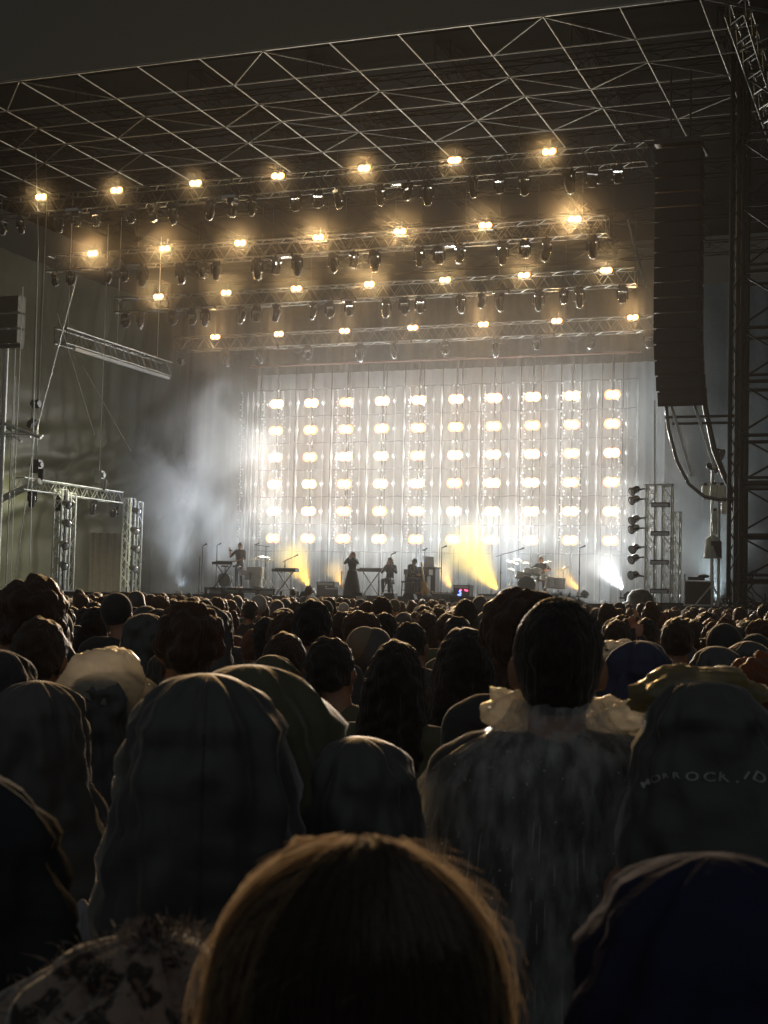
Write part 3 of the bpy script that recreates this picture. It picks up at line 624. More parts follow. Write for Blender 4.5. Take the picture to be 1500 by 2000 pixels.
def guitar(px, y, z0, label):
    t = empty('guitar', (SX(px, y), y, z0), 0, label, 'guitar', 'guitars on stands')
    m_ = MB()
    for s, z in ((.17, .22), (.12, .46)): m_.sph((0, 0, z), (s, .04, s*1.05), 14, 8)
    b = ob('body', m_, WOODG, t); ob('neck', MB().box((0, -.01, .86), (.05, .03, .62)).box((0, 0, 1.22), (.09, .03, .16)), WOODG, t)
    ob('stand', MB().tube((0, .05, .6), (-.18, .2, 0), .012).tube((0, .05, .6), (.18, .2, 0), .012).tube((0, .05, .3), (0, -.2, 0), .012), BLK, t); return t
g = guitar(831, 51.3, DZ+.12, 'amber guitar leaning on its stand right of the keyboard player'); g.rotation_euler = (0, -.14, 0)
g = guitar(666, 52.2, DZ, 'amber guitar on a stand directly left of the singer'); g.scale = [.8]*3
# black speaker boxes on the stage lip
wb = None
for i, (p0, p1, pt) in enumerate(((447, 487, 1157), (245, 284, 1157), (662, 705, 1163), (888, 933, 1165))):
    y = 46.7; x0, x1 = SX(p0, y), SX(p1, y); t = empty('subwoofer', ((x0+x1)/2, y, 0), 0, f"black speaker box standing against the stage front, {ORD((1, 0, 2, 3)[i])} from the left", 'speaker', 'speaker boxes along the stage front')
    zt = PY(p0, pt, y).z
    ob('box', MB().box((0, 0, zt/2), (x1-x0, .9, zt)), CAB, t); ob('grille', MB().box((0, -.46, zt*.5), ((x1-x0)*.9, .02, zt*.92)), bpy.data.materials['grille_mesh'], t)
    ob('handle', MB().box(((x1-x0)/2+.01, 0, zt*.8), (.02, .3, .1)), ALU, t)
for i, px in enumerate((700, 762, 800, 1010, 600)):
    t = empty('floor_monitor', (SX(px, 48.6), 48.6, DZ), 0, f'low wedge monitor speaker on the stage lip, {ORD((1, 2, 3, 4, 0)[i])} from the left', 'speaker', 'floor monitors on the stage lip')
    ob('cabinet', MB().box((0, 0, .10), (.5, .36, .2), taper=.7), CAB, t); ob('grille', MB().box((0, .15, .12), (.4, .02, .14), M.Rotation(-.3, 3, 'X')), STEEL, t)
# ---------------------------------------------------------------- fog jets with the lamps in their nozzles
def volmat(name, dens, col, g, scale=1.2, lo=.45, hi=.75, noisy=True, grad=None, absorb=0):
    m = bpy.data.materials.new(name); m.use_nodes = True; nt = m.node_tree; N = nt.nodes; L = nt.links
    N.remove(N['Principled BSDF']); p = N.new('ShaderNodeVolumePrincipled'); p.inputs['Color'].default_value = (*col, 1); p.inputs['Anisotropy'].default_value = g; p.inputs['Density'].default_value = dens
    if noisy:
        tc = N.new('ShaderNodeTexCoord'); nz = N.new('ShaderNodeTexNoise'); nz.inputs['Scale'].default_value = scale; nz.inputs['Detail'].default_value = 4; nz.inputs['Distortion'].default_value = .6
        mr = N.new('ShaderNodeMapRange'); mr.inputs[1].default_value = lo; mr.inputs[2].default_value = hi; mr.inputs[4].default_value = dens
        L.new(tc.outputs['Object'], nz.inputs['Vector']); L.new(nz.outputs['Fac'], mr.inputs[0])
        sock = mr.outputs[0]
        if grad:   # fade out from the object's own centre
            vm = N.new('ShaderNodeVectorMath'); vm.operation = 'DIVIDE'; vm.inputs[1].default_value = grad; ln = N.new('ShaderNodeVectorMath'); ln.operation = 'LENGTH'
            m2 = N.new('ShaderNodeMapRange'); m2.inputs[1].default_value = 1.0; m2.inputs[2].default_value = .3; mu = N.new('ShaderNodeMath'); mu.operation = 'MULTIPLY'
            L.new(tc.outputs['Object'], vm.inputs[0]); L.new(vm.outputs[0], ln.inputs[0]); L.new(ln.outputs['Value'], m2.inputs[0]); L.new(m2.outputs[0], mu.inputs[0]); L.new(sock, mu.inputs[1]); sock = mu.outputs[0]
        L.new(sock, p.inputs['Density'])
    L.new(p.outputs[0], N['Material Output'].inputs['Volume']); return m
def jetmat(L_, wd, dens, col, g=.3):
    m = volmat('jet_fog', dens, col, g, 2.2, .30, .58); nt = m.node_tree; N = nt.nodes; L = nt.links; mr = next(n for n in N if n.type == 'MAP_RANGE'); p = next(n for n in N if n.type == 'PRINCIPLED_VOLUME'); tc = next(n for n in N if n.type == 'TEX_COORD')
    def mt(op, a, b=None, c=None):
        n = N.new('ShaderNodeMath'); n.operation = op
        for i, v in enumerate((a, b, c)):
            if v is None: continue
            if isinstance(v, (int, float)): n.inputs[i].default_value = v
            else: L.new(v, n.inputs[i])
        return n.outputs[0]
    sp = N.new('ShaderNodeSeparateXYZ'); L.new(tc.outputs['Object'], sp.inputs[0]); t = mt('MAXIMUM', mt('DIVIDE', sp.outputs[2], L_), .001)
    r = mt('SQRT', mt('ADD', mt('MULTIPLY', sp.outputs[0], sp.outputs[0]), mt('MULTIPLY', sp.outputs[1], sp.outputs[1])))
    rr = mt('DIVIDE', r, mt('ADD', mt('MULTIPLY', mt('POWER', t, .8), wd), wd*.06))
    fall = mt('POWER', mt('MAXIMUM', mt('SUBTRACT', 1, rr), 0), 2.0); end = mt('MINIMUM', mt('MAXIMUM', mt('MULTIPLY', mt('SUBTRACT', 1, t), 2.2), 0), 1)
    d = mt('MULTIPLY', mt('MULTIPLY', mt('MULTIPLY', fall, end), mt('ADD', mr.outputs[0], dens*.25)), mt('DIVIDE', 1.6, mt('ADD', t, .35))); L.new(d, p.inputs['Density']); return m
def jet(px0, py0, px1, py1, y, wd, dens, col, power, label, cc):
    a = PY(px0, py0, y); b = PY(px1, py1, y); d = b-a; u = d.normalized(); L_ = d.length*1.35; wd *= 2.3; nn = 20; kk = 16; mb = MB()
    for j in range(kk+1):
        tt = j/kk; r = wd*(.06+tt**.8)*(1 if tt < .85 else math.sqrt(max(.05, 1-((tt-.85)/.15)**2*.9)))
        for i in range(nn): an = 2*pi*i/nn; mb.v.append((cos(an)*r, sin(an)*r, tt*L_))
    mb.f = [(j*nn+i, j*nn+(i+1) % nn, (j+1)*nn+(i+1) % nn, (j+1)*nn+i) for j in range(kk) for i in range(nn)]+[tuple(range(nn))[::-1], tuple(range(kk*nn, kk*nn+nn))]
    mb.sm = [True]*len(mb.f); mb.mi = [0]*len(mb.f)
    o = ob('fog_jet', mb, jetmat(L_, wd, dens, cc), None, label, 'fog', None, 'stuff'); o.location = a; o.rotation_mode = 'QUATERNION'; o.rotation_quaternion = V((0, 0, 1)).rotation_difference(u)
    f = empty('floor_light', a-u*.12, 0, 'small floor light at the foot of the '+label.split(' rising')[0], 'floor light', 'floor lights that light the fog jets')
    ob('housing', MB().lathe((0, 0, 0), [(.10, -.28), (.14, -.2), (.14, -.02), (.11, 0)], 14, rotto(u)), CONEM, f); ob('bracket', MB().box((0, 0, -.18), (.4, .3, .06)).tube((-.17, 0, 0), (-.17, 0, -.2), .02).tube((.17, 0, 0), (.17, 0, -.2), .02), BLK, f)
    lamp('SPOT', a+u*.05, power, col, u, 1.25, .10, 1)
    return o
AMB = (1, .46, .03)
jet(604, 1146, 570, 1082, 52.8, .52, .9, AMB, 800, 'tall amber fog jet rising behind the left keyboard', (1, .86, .35))
jet(972, 1153, 906, 1068, 53.6, .66, 1.0, (1, .50, .03), 900, 'largest amber fog jet rising left of the drum kit', (1, .86, .35))
jet(1132, 1152, 1092, 1118, 53.6, .30, .9, AMB, 260, 'small amber fog jet rising right of the drum kit', (1, .85, .5))
jet(880, 1150, 862, 1105, 55.5, .42, .7, AMB, 260, 'dim amber fog jet behind the dark cabinet', (1, .85, .5))
jet(668, 1146, 652, 1108, 54.8, .36, .7, AMB, 260, 'dim amber fog jet left of the singer', (1, .85, .5))
jet(1218, 1153, 1176, 1098, 52.0, .48, 1.4, (.86, .90, 1), 900, 'blinding white fog jet rising left of the right lattice tower', (1, 1, 1))
for px, py, y, pw, col, aim, sz in ((452, 1130, 54.5, 1700, (.48, .58, 1), (-.25, .25, 1), 1.9), (470, 1120, 54.5, 420, (.9, .95, 1), (.1, -.2, .6), 2.2), (350, 1150, 56, 1300, (.68, .84, 1), (.15, .15, 1), 1.9),
                                   (820, 1150, 59, 1150, (.55, .76, 1), (0, .25, 1), 1.5), (1000, 1150, 59, 1300, (.55, .76, 1), (0, .25, 1), 1.5), (620, 1150, 59, 1150, (.55, .76, 1), (0, .25, 1), 1.5), (1180, 1150, 59, 1150, (.55, .76, 1), (0, .25, 1), 1.5), (1400, 1150, 60, 2200, (.70, .86, .9), (0, .25, 1), 1.6)):
    p = PY(px, py, y); f = empty('floor_light', (p.x, p.y, DZ+.15), 0, f"white floor light on the stage floor {({452: 'behind the percussionist', 470: 'beside the percussion pads', 350: 'in the left smoke', 820: 'behind the seated keyboard player', 1000: 'behind the drum riser', 620: 'behind the grey amplifier', 1180: 'behind the white jet', 1400: 'behind the covered lights'})[px]}", 'floor light', 'floor lights washing the back of the stage')
    u = V(aim).normalized(); ob('housing', MB().lathe((0, 0, 0), [(.10, -.25), (.14, -.2), (.14, -.02), (.11, 0)], 12, rotto(u)), BLK, f); ob('bracket', MB().box((0, 0, -.12), (.35, .3, .05)), BLK, f)
    lamp('SPOT', (p.x+u.x*.1, p.y+u.y*.1, DZ+.15+u.z*.1), pw, col, u, sz, .12, 1)
# smoke bank drifting in from the left, low fog on the floor
def puff(px, py, y, rad, dens, sc, label, g=.3, lo=.42, hi=.72):
    p = PY(px, py, y); o = ob('smoke', MB().sph((0, 0, 0), rad, 24, 14), volmat('smoke_volume', dens, (.95, .97, 1), g, sc, lo, hi, True, rad), None, label, 'smoke', None, 'stuff'); o.location = p; return o
puff(375, 950, 58, (4.8, 3.5, 6.6), .30, .30, 'tall bank of pale smoke drifting left of the lamp wall')
puff(820, 1085, 59.8, (12, 2.4, 2.8), .13, .4, 'low bank of bright smoke in front of the lamp wall')
puff(1195, 1110, 54.5, (4.2, 2.5, 2.6), .16, .6, 'smoke rolling over the floor around the white jet')
puff(1400, 1000, 60, (6, 3.5, 7), .12, .3, 'thin grey smoke behind the scaffold tower')
for nm, c_, d_, dn, g_, lb in (('stage_haze', (-21.3, 56.4, 7.6), (27, 15.2, 11.3), .0028, .6, 'milky haze filling the stage below the trusses'), ('truss_haze', (-21.3, 52.6, 15.3), (27.5, 20.2, 3.9), .0034, .93, 'thin warm haze around the overhead trusses')):
    ob(nm, MB().box(c_, d_), volmat(nm, dn, (1, .99, .97), g_, noisy=False), None, lb, 'haze', None, 'stuff')
# ---------------------------------------------------------------- haze in the air
hz = ob('haze', MB().box((-15, 25, 10.6), (150, 122, 26)), volmat('haze_air', .0001, (1, .99, .96), .7, noisy=False), None, 'thin haze hanging in the air over the crowd and the stage', 'haze', None, 'stuff')
# ---------------------------------------------------------------- people
def remesh(mb, name, mats, vox, smooth=1, disp=0, dsc=20):
    me = mb.mesh('tmp', mats); o = bpy.data.objects.new('tmp', me); C.objects.link(o)
    m = o.modifiers.new('r', 'REMESH'); m.mode = 'VOXEL'; m.voxel_size = vox; m.use_smooth_shade = True
    if smooth: k = o.modifiers.new('s', 'SMOOTH'); k.iterations = smooth; k.factor = .5
    dg = bpy.context.evaluated_depsgraph_get(); r = bpy.data.meshes.new_from_object(o.evaluated_get(dg)); bpy.data.objects.remove(o); r.name = name
    if disp:
        for v in r.vertices: v.co += v.normal*disp*noise.noise(v.co*dsc)
        r.update()
    r.materials.clear()
    for x in (mats if isinstance(mats, (list, tuple)) else [mats]): r.materials.append(x)
    return r
def hand(mb, w_, d, side, curl=.5):   # palm, five unequal bent fingers
    d = V(d).normalized(); s = d.cross(V((0, 1, 0))); s = s.normalized() if s.length > .1 else V((1, 0, 0)); nrm = s.cross(d)
    mb.caps(w_, w_+d*.035, .024, .03, 8)
    for q in (-1.5, -.5, .5, 1.5): mb.caps(w_+d*.03+s*q*.012, w_+d*.085+s*q*.020, .014, .011, 8)
    for q, ln in ((-1.5, .055), (-.5, .07), (.5, .075), (1.5, .065)):
        b = w_+d*.09+s*q*.020; k = b+d*ln*.5-nrm*curl*.02; mb.caps(b, k, .0095, .009, 8); mb.caps(k, k+d*ln*.4-nrm*curl*ln*.7, .009, .0075, 8)
    b = w_+d*.03+s*side*.03; k = b+d*.03+s*side*.025-nrm*.01; mb.caps(b, k, .012, .0105, 8); mb.caps(k, k+d*.03+s*side*.004-nrm*.01, .0105, .009, 8)
# pose: dictionary of joints (metres, figure 1.72 m tall facing +Y)
def joints(pose):
    J = dict(hd=V((0, .01, 1.60)), nk=V((0, -.012, 1.45)), ch=V((0, 0, 1.27)), hp=V((0, 0, .93)),
             sh=[V((-.175, -.01, 1.39)), V((.175, -.01, 1.39))], el=[V((-.225, -.03, 1.10)), V((.225, -.03, 1.10))], wr=[V((-.22, .08, .86)), V((.22, .08, .86))],
             kn=[V((-.10, .02, .49)), V((.10, .02, .49))], an=[V((-.11, -.02, .08)), V((.11, -.02, .08))], ft=[V((0, .15, -.045))]*2)
    J.update(pose); return J
def figure(nm, pose={}, vox=.016, skirt=False):
    J = joints(pose); b = MB(); sh = MB(); tr = MB(); up = V((0, 0, 1))
    hd, nk, ch, hp = J['hd'], J['nk'], J['ch'], J['hp']; ax = (hd-nk).normalized(); HR = V((0, 0, 1)).rotation_difference(ax).to_matrix() if 'hd' in pose else None
    if J.get('hr'): HR = J['hr']
    f = lambda x, y, z: hd+((HR @ V((x, y, z))) if HR else V((x, y, z)))
    b.sph(hd, (.075, .095, .112), 20, 14, HR); b.sph(f(0, .03, -.06), (.058, .062, .062), 16, 10, HR); b.sph(f(0, .088, -.095), (.022, .018, .016), 10, 6, HR)
    b.caps(f(0, .092, -.005), f(0, .108, -.035), .008, .014, 8); b.sph(f(0, .088, -.065), (.024, .012, .008), 10, 6, HR)
    for s in (-1, 1):
        b.sph(f(s*.032, .078, .002), (.014, .014, .011), 8, 6, HR); b.sph(f(s*.084, -.002, -.018), (.013, .022, .034), 10, 8, HR); b.sph(f(s*.03, .085, .022), (.02, .01, .006), 8, 6, HR)
    b.caps(nk-(ax*.06), hd-ax*.06, .060, .054, 14)
    tz = (ch-hp).normalized(); TR = V((0, 0, 1)).rotation_difference(tz).to_matrix()
    def torso(m, g):
        m.sph(ch, (.158+g, .108+g, .20+g), 22, 14, TR); m.sph(ch+(hp-ch)*.5, (.135+g, .10+g, .19+g), 22, 12, TR)
        m.caps(J['sh'][0]*.8+nk*.2, J['sh'][1]*.8+nk*.2, .058+g, .058+g, 14); m.caps(J['sh'][0]*.85+ch*.15, nk-up*.02, .05+g, .05+g, 12); m.caps(J['sh'][1]*.85+ch*.15, nk-up*.02, .05+g, .05+g, 12)
        m.sph(hp, (.155+g, .115+g, .13+g), 20, 12)
    torso(b, 0); torso(sh, .018)
    for i in (0, 1):
        s, e, w_ = J['sh'][i], J['el'][i], J['wr'][i]
        b.caps(s, e, .050, .040, 12); b.caps(e, w_, .038, .026, 12); hand(b, w_, (w_-e), 1 if i == 0 else -1, J.get('curl', .5))
        sh.caps(s, e, .066, .054, 12)
        if J.get('long', True): sh.caps(e, e+(w_-e)*.93, .053, .042, 12)
        k, a = J['kn'][i], J['an'][i]; h0 = hp+V(((-.085, .085)[i], 0, -.04))
        b.caps(h0, k, .083, .054, 12); b.caps(k, a, .053, .036, 12); ft = a+V(J['ft'][i]); b.caps(a+V((0, 0, -.04)), ft, .036, .034, 10)
        tr.caps(h0, k, .10, .072, 12); tr.caps(k, a+(k-a)*.08, .070, .058, 12); 
    tr.sph(hp, (.168, .128, .11), 20, 12)
    if skirt: tr = MB().lathe((0, 0, 0), [(.36, .02), (.30, .5), (.20, .95), (.17, 1.05)], 22)
    return dict(nm=nm, hd=hd, f=f, HR=HR, body=remesh(b, 'body', SKIN, vox), shirt=remesh(sh, 'shirt', CL[0], vox, 2, .012, 9), trousers=remesh(tr, 'trousers', DENIM, vox*1.3, 1), hairs={})
def hairmesh(F, kind, vox):
    f = F['f']; HR = F['HR']; m = MB()
    m.sph(f(0, -.016, .018), (.089, .105, .112), 22, 14, HR)
    if kind == 'short': m.caps(f(-.03, -.068, -.03), f(.03, -.068, -.03), .042, .042, 10)
    if kind == 'curly':
        for q in range(60):
            v = V((random.gauss(0, 1), random.gauss(-.3, 1), random.gauss(.6, .8))).normalized(); m.sph(f(v.x*.095, -.016+v.y*.11, .02+v.z*.115), random.uniform(.02, .034), 8, 6)
    if kind == 'long':
        for x in (-.055, 0, .055): m.caps(f(x, -.06, -.02), f(x*1.5, -.075, -.26), .048, .04, 10)
        for x in (-.08, .08): m.caps(f(x*.9, -.02, .02), f(x*1.25, -.03, -.22), .03, .028, 10)
    if kind == 'bun': m.sph(f(0, -.09, .11), .045, 12, 8).caps(f(-.03, -.068, -.03), f(.03, -.068, -.03), .04, .04, 10)
    if kind == 'tail':
        m.caps(f(0, -.10, .04), f(0, -.14, -.16), .032, .018, 10); m.caps(f(-.03, -.068, -.03), f(.03, -.068, -.03), .038, .038, 10)
    return remesh(m, 'hair', HB, vox, 1, .010 if kind != 'curly' else .006, 38)
def capmesh(F, hood=False):
    f = F['f']; m = MB()
    if hood:
        m.sph(f(0, -.02, .0), (.115, .135, .150), 20, 12); m.caps(f(-.05, -.04, -.12), f(.05, -.04, -.12), .085, .085, 12); m.caps(f(-.08, -.03, -.2), f(.08, -.03, -.2), .07, .07, 12)
        return remesh(m, 'hood', RAIN, .013, 2, .014, 11)
    m.sph(f(0, -.012, .025), (.094, .110, .108), 20, 12); m.lathe(f(0, .10, .045), [(.075, -.006), (.075, .004)], 14); return remesh(m, 'cap', CL[3], .009, 1)
UP = dict(el=[V((-.30, .12, 1.42)), V((.30, .12, 1.42))], wr=[V((-.20, .22, 1.68)), V((.20, .22, 1.68))])
figs = {}
random.seed(11)
figs['plain'] = figure('plain'); figs['turned'] = figure('turned', dict(hd=V((.02, .0, 1.60)), hr=M.Rotation(.5, 3, 'Z') @ M.Rotation(.12, 3, 'Y')))
figs['tilted'] = figure('tilted', dict(hd=V((-.03, .02, 1.595)), hr=M.Rotation(-.3, 3, 'Z') @ M.Rotation(-.16, 3, 'Y')))
figs['phone'] = figure('phone', UP)
SLIM = figure('slim', dict(sh=[V((-.135, -.01, 1.36)), V((.135, -.01, 1.36))], el=[V((-.15, -.01, 1.08)), V((.15, -.01, 1.08))], wr=[V((-.12, .10, .90)), V((.12, .10, .90))]), .02)
for k, F in figs.items():
    for h in ('short', 'curly', 'long', 'bun', 'tail'): F['hairs'][h] = hairmesh(F, h, .010)
    F['hairs']['cap'] = capmesh(F); F['hairs']['hood'] = capmesh(F, True)
HTOP = 1.725
def slot(o, m):
    o.material_slots[0].link = 'OBJECT'; o.material_slots[0].material = m
def person(x, y, top, F, hair, hm, cm_, rz=0, label='', group=None, sc=1.0, parts=True, tm=None, z0=0):
    o = ob('person', F['body'], None, None, label, 'person', group); s = (top-z0)/HTOP
    o.location = (x, y, z0); o.scale = (s*sc, s*sc, s); o.rotation_euler = (0, 0, rz)
    c = ob('jacket', F['shirt'], None, o); slot(c, cm_)
    if parts: c = ob('trousers', F['trousers'], None, o); slot(c, tm or DENIM)
    c = ob({'cap': 'cap', 'hood': 'hood'}.get(hair, 'hair'), F['hairs'][hair], None, o); slot(c, hm); return o
# near people with bare heads: pixel of the crown, apparent head width, real head width
YAWF = YAW
SKY = [2100.0]*1500
def mark(px, top, w_):
    for q in range(int(px-w_*1.35), int(px+w_*1.35)):
        if 0 <= q < 1500:
            dx = abs(q-px)/(w_*.5); y_ = top+w_*.62*(1-math.sqrt(max(0, 1-dx*dx))) if dx < 1 else top+w_*1.45
            SKY[q] = min(SKY[q], y_)
def seen(px, top, w_):
    return any(0 <= q < 1500 and SKY[q] > top+w_*.12 for q in range(int(px-w_*.35), int(px+w_*.35), 2))
def near(px, top, w_, fig, hair, hm, cm_, label, W=.182, rz=None, sc=1.0):
    d = W*FPX/w_; p = PD(px, top, d); mark(px, top, w_)
    o = person(p.x, p.y, p.z, figs[fig], hair, hm, cm_, YAWF*.6+random.uniform(-.15, .15) if rz is None else rz, label, None, sc)
    c = V((p.x, p.y)).normalized()*.10*0; return o
near(65, 1141, 104, 'plain', 'curly', HN, CL[0], 'person with bushy curly hair rising highest at the left edge of the crowd')
near(240, 1158, 62, 'tilted', 'cap', CL[0], CL[0], 'person in a dark cap with tilted head below the second lattice tower', .19)
near(355, 1191, 112, 'turned', 'curly', HN, CL[0], 'person with brown curls spilling to the side, right of the tilted dark cap')
near(80, 1207, 112, 'plain', 'short', HN, CL[0], 'person with short dark hair in front of the bushy curly head')
near(610, 1172, 79, 'plain', 'short', HB, CL[1], 'tall person with short dark hair standing out against the left stage front')
near(557, 1236, 92, 'plain', 'short', HN, CL[1], 'person with short hair left of and below the tall head')
near(665, 1243, 103, 'tilted', 'short', HB, CL[3], 'person with dark hair between the tall head and the long haired head')
near(712, 1226, 74, 'plain', 'cap', mat('khaki_cap', (.22, .19, .12), .8, sheen=.5), CL[1], 'person in a khaki cap behind the long haired head')
near(775, 1252, 132, 'plain', 'long', HB, CL[3], 'person with long dark hair and rim of light, left of centre', .20, sc=.95)
near(893, 1226, 122, 'turned', 'long', HB, CL[0], 'person with wide dark hair right of the long haired head', .205)
near(948, 1244, 74, 'plain', 'tail', HB, CL[0], 'person half hidden behind the wide dark hair')
near(1055, 1162, 134, 'tilted', 'curly', HN, CL[0], 'person with ruffled brown hair just behind the tall man in the clear poncho')
near(985, 1190, 88, 'turned', 'long', HN, CL[1], 'person with long brown hair left of the ruffled brown hair')
near(1263, 1208, 52, 'plain', 'short', HB, CL[1], 'person with narrow dark head right of the clear poncho, farther one')
near(1323, 1208, 66, 'plain', 'short', HN, CL[3], 'person with broad dark head right of the narrow one')
near(1465, 1240, 72, 'turned', 'cap', CL[0], CL[1], 'person in a black cap with brim near the right edge')
near(1482, 1291, 112, 'plain', 'curly', HA, CL[0], 'person with copper glowing auburn hair at the right edge')
near(1412, 1221, 48, 'tilted', 'short', HN, CL[4], 'person with raised pale arms in the crowd before the scaffold')
# hooded and raincoat people: a continuous coat from hood to hem
def coat(W, D=None, SW=.27, neck=.98, hem=1.25, amp=.012, seed=0, tilt=0, brim=.0, cone=0, n=72, flat=.0, hoodlen=.26, ex=.85):
    D = D or W*1.12; mb = MB(); prof = []
    for t in range(15):
        a = t/14*pi/2; e = .95-.55*flat
        prof.append((-(1-cos(a))*W*.62, max(.003, W/2*sin(a)**e), max(.003, D/2*sin(a)**e), 0))
    if cone: prof = [(-cone*t/12, .004+(W/2)*(t/12)**.85, .004+(D/2)*(t/12)**.85, 0) for t in range(13)]
    z = prof[-1][0]
    w0 = W/2*neck; prof += [(min(z-.03, -hoodlen), w0, D/2*.92, -.005), (min(z-.05, -hoodlen-.04), w0+(SW-w0)*.22, D/2*.9, -.01), (-hoodlen-.08, w0+(SW-w0)*.50, .13, -.01),
             (-hoodlen-.12, w0+(SW-w0)*.75, .135, -.01), (-hoodlen-.18, SW*.97, .145, -.01), (-hoodlen-.30, SW*1.06, .16, 0), (-hoodlen-.5, SW*1.10, .18, 0), (-hoodlen-.75, SW*1.05, .19, 0), (-hem, SW*1.1, .21, 0)]
    P = []
    for a, b in zip(prof[:-1], prof[1:]):
        k = max(1, int(abs(a[0]-b[0])/.018))
        for q in range(k): P.append([a[i]+(b[i]-a[i])*q/k for i in range(4)])
    P.append(list(prof[-1]))
    for it in range(2):
        Q = [list(q) for q in P]
        for i in range(len(P)):
            if P[i][0] > prof[0][0]-W*.35: continue
            lo, hi = max(0, i-4), min(len(P), i+5)
            for c_ in (1, 2): P[i][c_] = sum(q[c_] for q in Q[lo:hi])/(hi-lo)
    for z, rx, ry, yo in P:
        for i in range(n):
            a = 2*pi*i/n; ca, sa = cos(a), sin(a)
            x = rx*math.copysign(abs(ca)**ex, ca); y = ry*math.copysign(abs(sa)**ex, sa)+yo
            low = min(1, max(0, (-z-.05)/.5)); k = 1+amp*3*(noise.noise(V((ca*2+seed, sa*2, z*2.5)))+.6*noise.noise(V((ca*6+seed, sa*6, z*7))))/max(rx, .08)*.6
            k += low*amp*2.2*sin(a*9+3*noise.noise(V((a, z*1.5, seed))))
            k += amp*1.5*noise.noise(V((x*22, seed*3+y*22, z*22)))/max(rx, .08)
            k += amp*.9*(.25-abs(noise.noise(V((ca*3.2+z*3, sa*3.2+seed, z*6)))))+amp*.35*(.2-abs(noise.noise(V((ca*7-z*9, sa*7+seed, z*11)))))
            x = x*k+tilt*z*.3*(1 if z > -.35 else 1); mb.v.append((x, y*k, z))
    m = len(P)
    mb.f = [(j*n+i, (j+1)*n+i, (j+1)*n+(i+1) % n, j*n+(i+1) % n) for j in range(m-1) for i in range(n)]+[tuple(range(n))]
    mb.sm = [True]*len(mb.f); mb.mi = [0]*len(mb.f)
    return mb
def hooded(px, top, w_, W, m, label, seed=0, nm='raincoat', rz=0, hands=True, **k):
    d = W*FPX/w_; p = PD(px, top, d); s = (p.z-.03)/HTOP; mark(px, top, w_)
    o = ob('person', SLIM['body'], None, None, label, 'person'); o.location = (p.x, p.y, 0); o.scale = (s, s, s); o.rotation_euler = (0, 0, YAW+rz-(px-750)/FPX*.8)
    c = ob(nm, coat(W, seed=seed, hem=min(1.3, p.z-.25), **k), m, o); c.location = (0, 0, p.z/s); c.scale = (1/s, 1/s, 1/s)
    t = ob('trousers', figs['plain']['trousers'], None, o); slot(t, DENIM)
    return o, c, p, d
hooded(405, 1315, 350, .30, RAIN, 'person in a dark wet raincoat with large round hood', 1, SW=.17, neck=1.06, hoodlen=.25)
hooded(492, 1298, 380, .36, RAINO, 'person in a wide dark hood just behind the nearest raincoat', 2, SW=.21, neck=1.0, nm='poncho', hoodlen=.26)
hooded(700, 1438, 262, .24, RAIN, 'shorter person in a black hood directly left of the clear poncho', 3, SW=.17, neck=1.04, hoodlen=.25)
hooded(-8, 1268, 170, .24, CL[0], 'person in a dark hood cut off by the left edge', 4, SW=.26, neck=.9)
hooded(72, 1329, 205, .25, RAING, 'person in a smooth dark hood with pale glowing edge at the left', 5, SW=.25, neck=.82, nm='rain_hood_coat')
hooded(88, 1166, 96, .21, RAIN, 'person in a black hood standing in front of the bushy curly head', 6, SW=.26)
hooded(285, 1198, 92, .20, RAIN, 'person in a black hood between the tilted cap and the brown curls', 7, SW=.26)
hooded(402, 1181, 92, .20, RAING, 'person in a hood with thin bright rim right of the brown curls', 8, SW=.25)
hooded(352, 1258, 122, .21, RAIN, 'person in a low black hood below the brown curls', 9, SW=.26)
hooded(532, 1279, 112, .20, RAINO, 'person in an olive hood peeking over the wide dark hood', 10, SW=.24)
hooded(1252, 1251, 132, .22, RAINN, 'person in a navy blue hood right of the clear poncho', 11, SW=.27)
hooded(1400, 1262, 112, .21, RAIN, 'person in a black hood behind the printed raincoat', 12, SW=.25)
hooded(1462, 1252, 96, .20, RAIN, 'person in a smooth black hood above the auburn hair', 13, SW=.25)
hooded(1400, 1668, 600, .27, MATTEN, 'person in a plain navy blue hood filling the bottom right corner', 14, SW=.29, neck=1.02, nm='jacket')
hooded(-95, 1500, 480, .27, MATTE, 'person in a black hooded coat filling the bottom left corner', 15, SW=.27, neck=.97, nm='jacket')
hooded(300, 1824, 520, .25, LEO, 'short person in a fluffy leopard print hood at the bottom left', 16, SW=.26, neck=1.0, nm='fleece_hood', amp=.022)
hooded(161, 1757, 260, .26, mat('pale_poncho', (.30, .32, .38), .6, sheen=.5, bump=.3, trans=((.5, .52, .6), .3)), 'person in a pale grey pointed poncho seen in the gap above the leopard print', 17, SW=.26, neck=1.0, nm='poncho', cone=.26, hoodlen=.40)
# fur of the leopard fleece
lf = bpy.data.objects['fleece_hood']; lv = [v for v in lf.data.vertices if v.co.z > -.45]; rnd = random.Random(2)
def fur(k):
    v = rnd.choice(lv); q = v.co+V((rnd.gauss(0, .004), rnd.gauss(0, .004), rnd.gauss(0, .004))); d_ = (v.normal+V((rnd.gauss(0, .5), rnd.gauss(0, .5), rnd.gauss(0, .5)-.3)))*rnd.uniform(.006, .014); return [q, q+d_*.6, q+d_+V((0, 0, -.002))]
fm = MB()
for k in range(7000):
    pts = fur(k); fm.tube(pts[0], pts[1], .0007, .0005, 3, False); fm.tube(pts[1], pts[2], .0005, .0002, 3, False)
ob('fleece_fur', fm, LEO, lf)
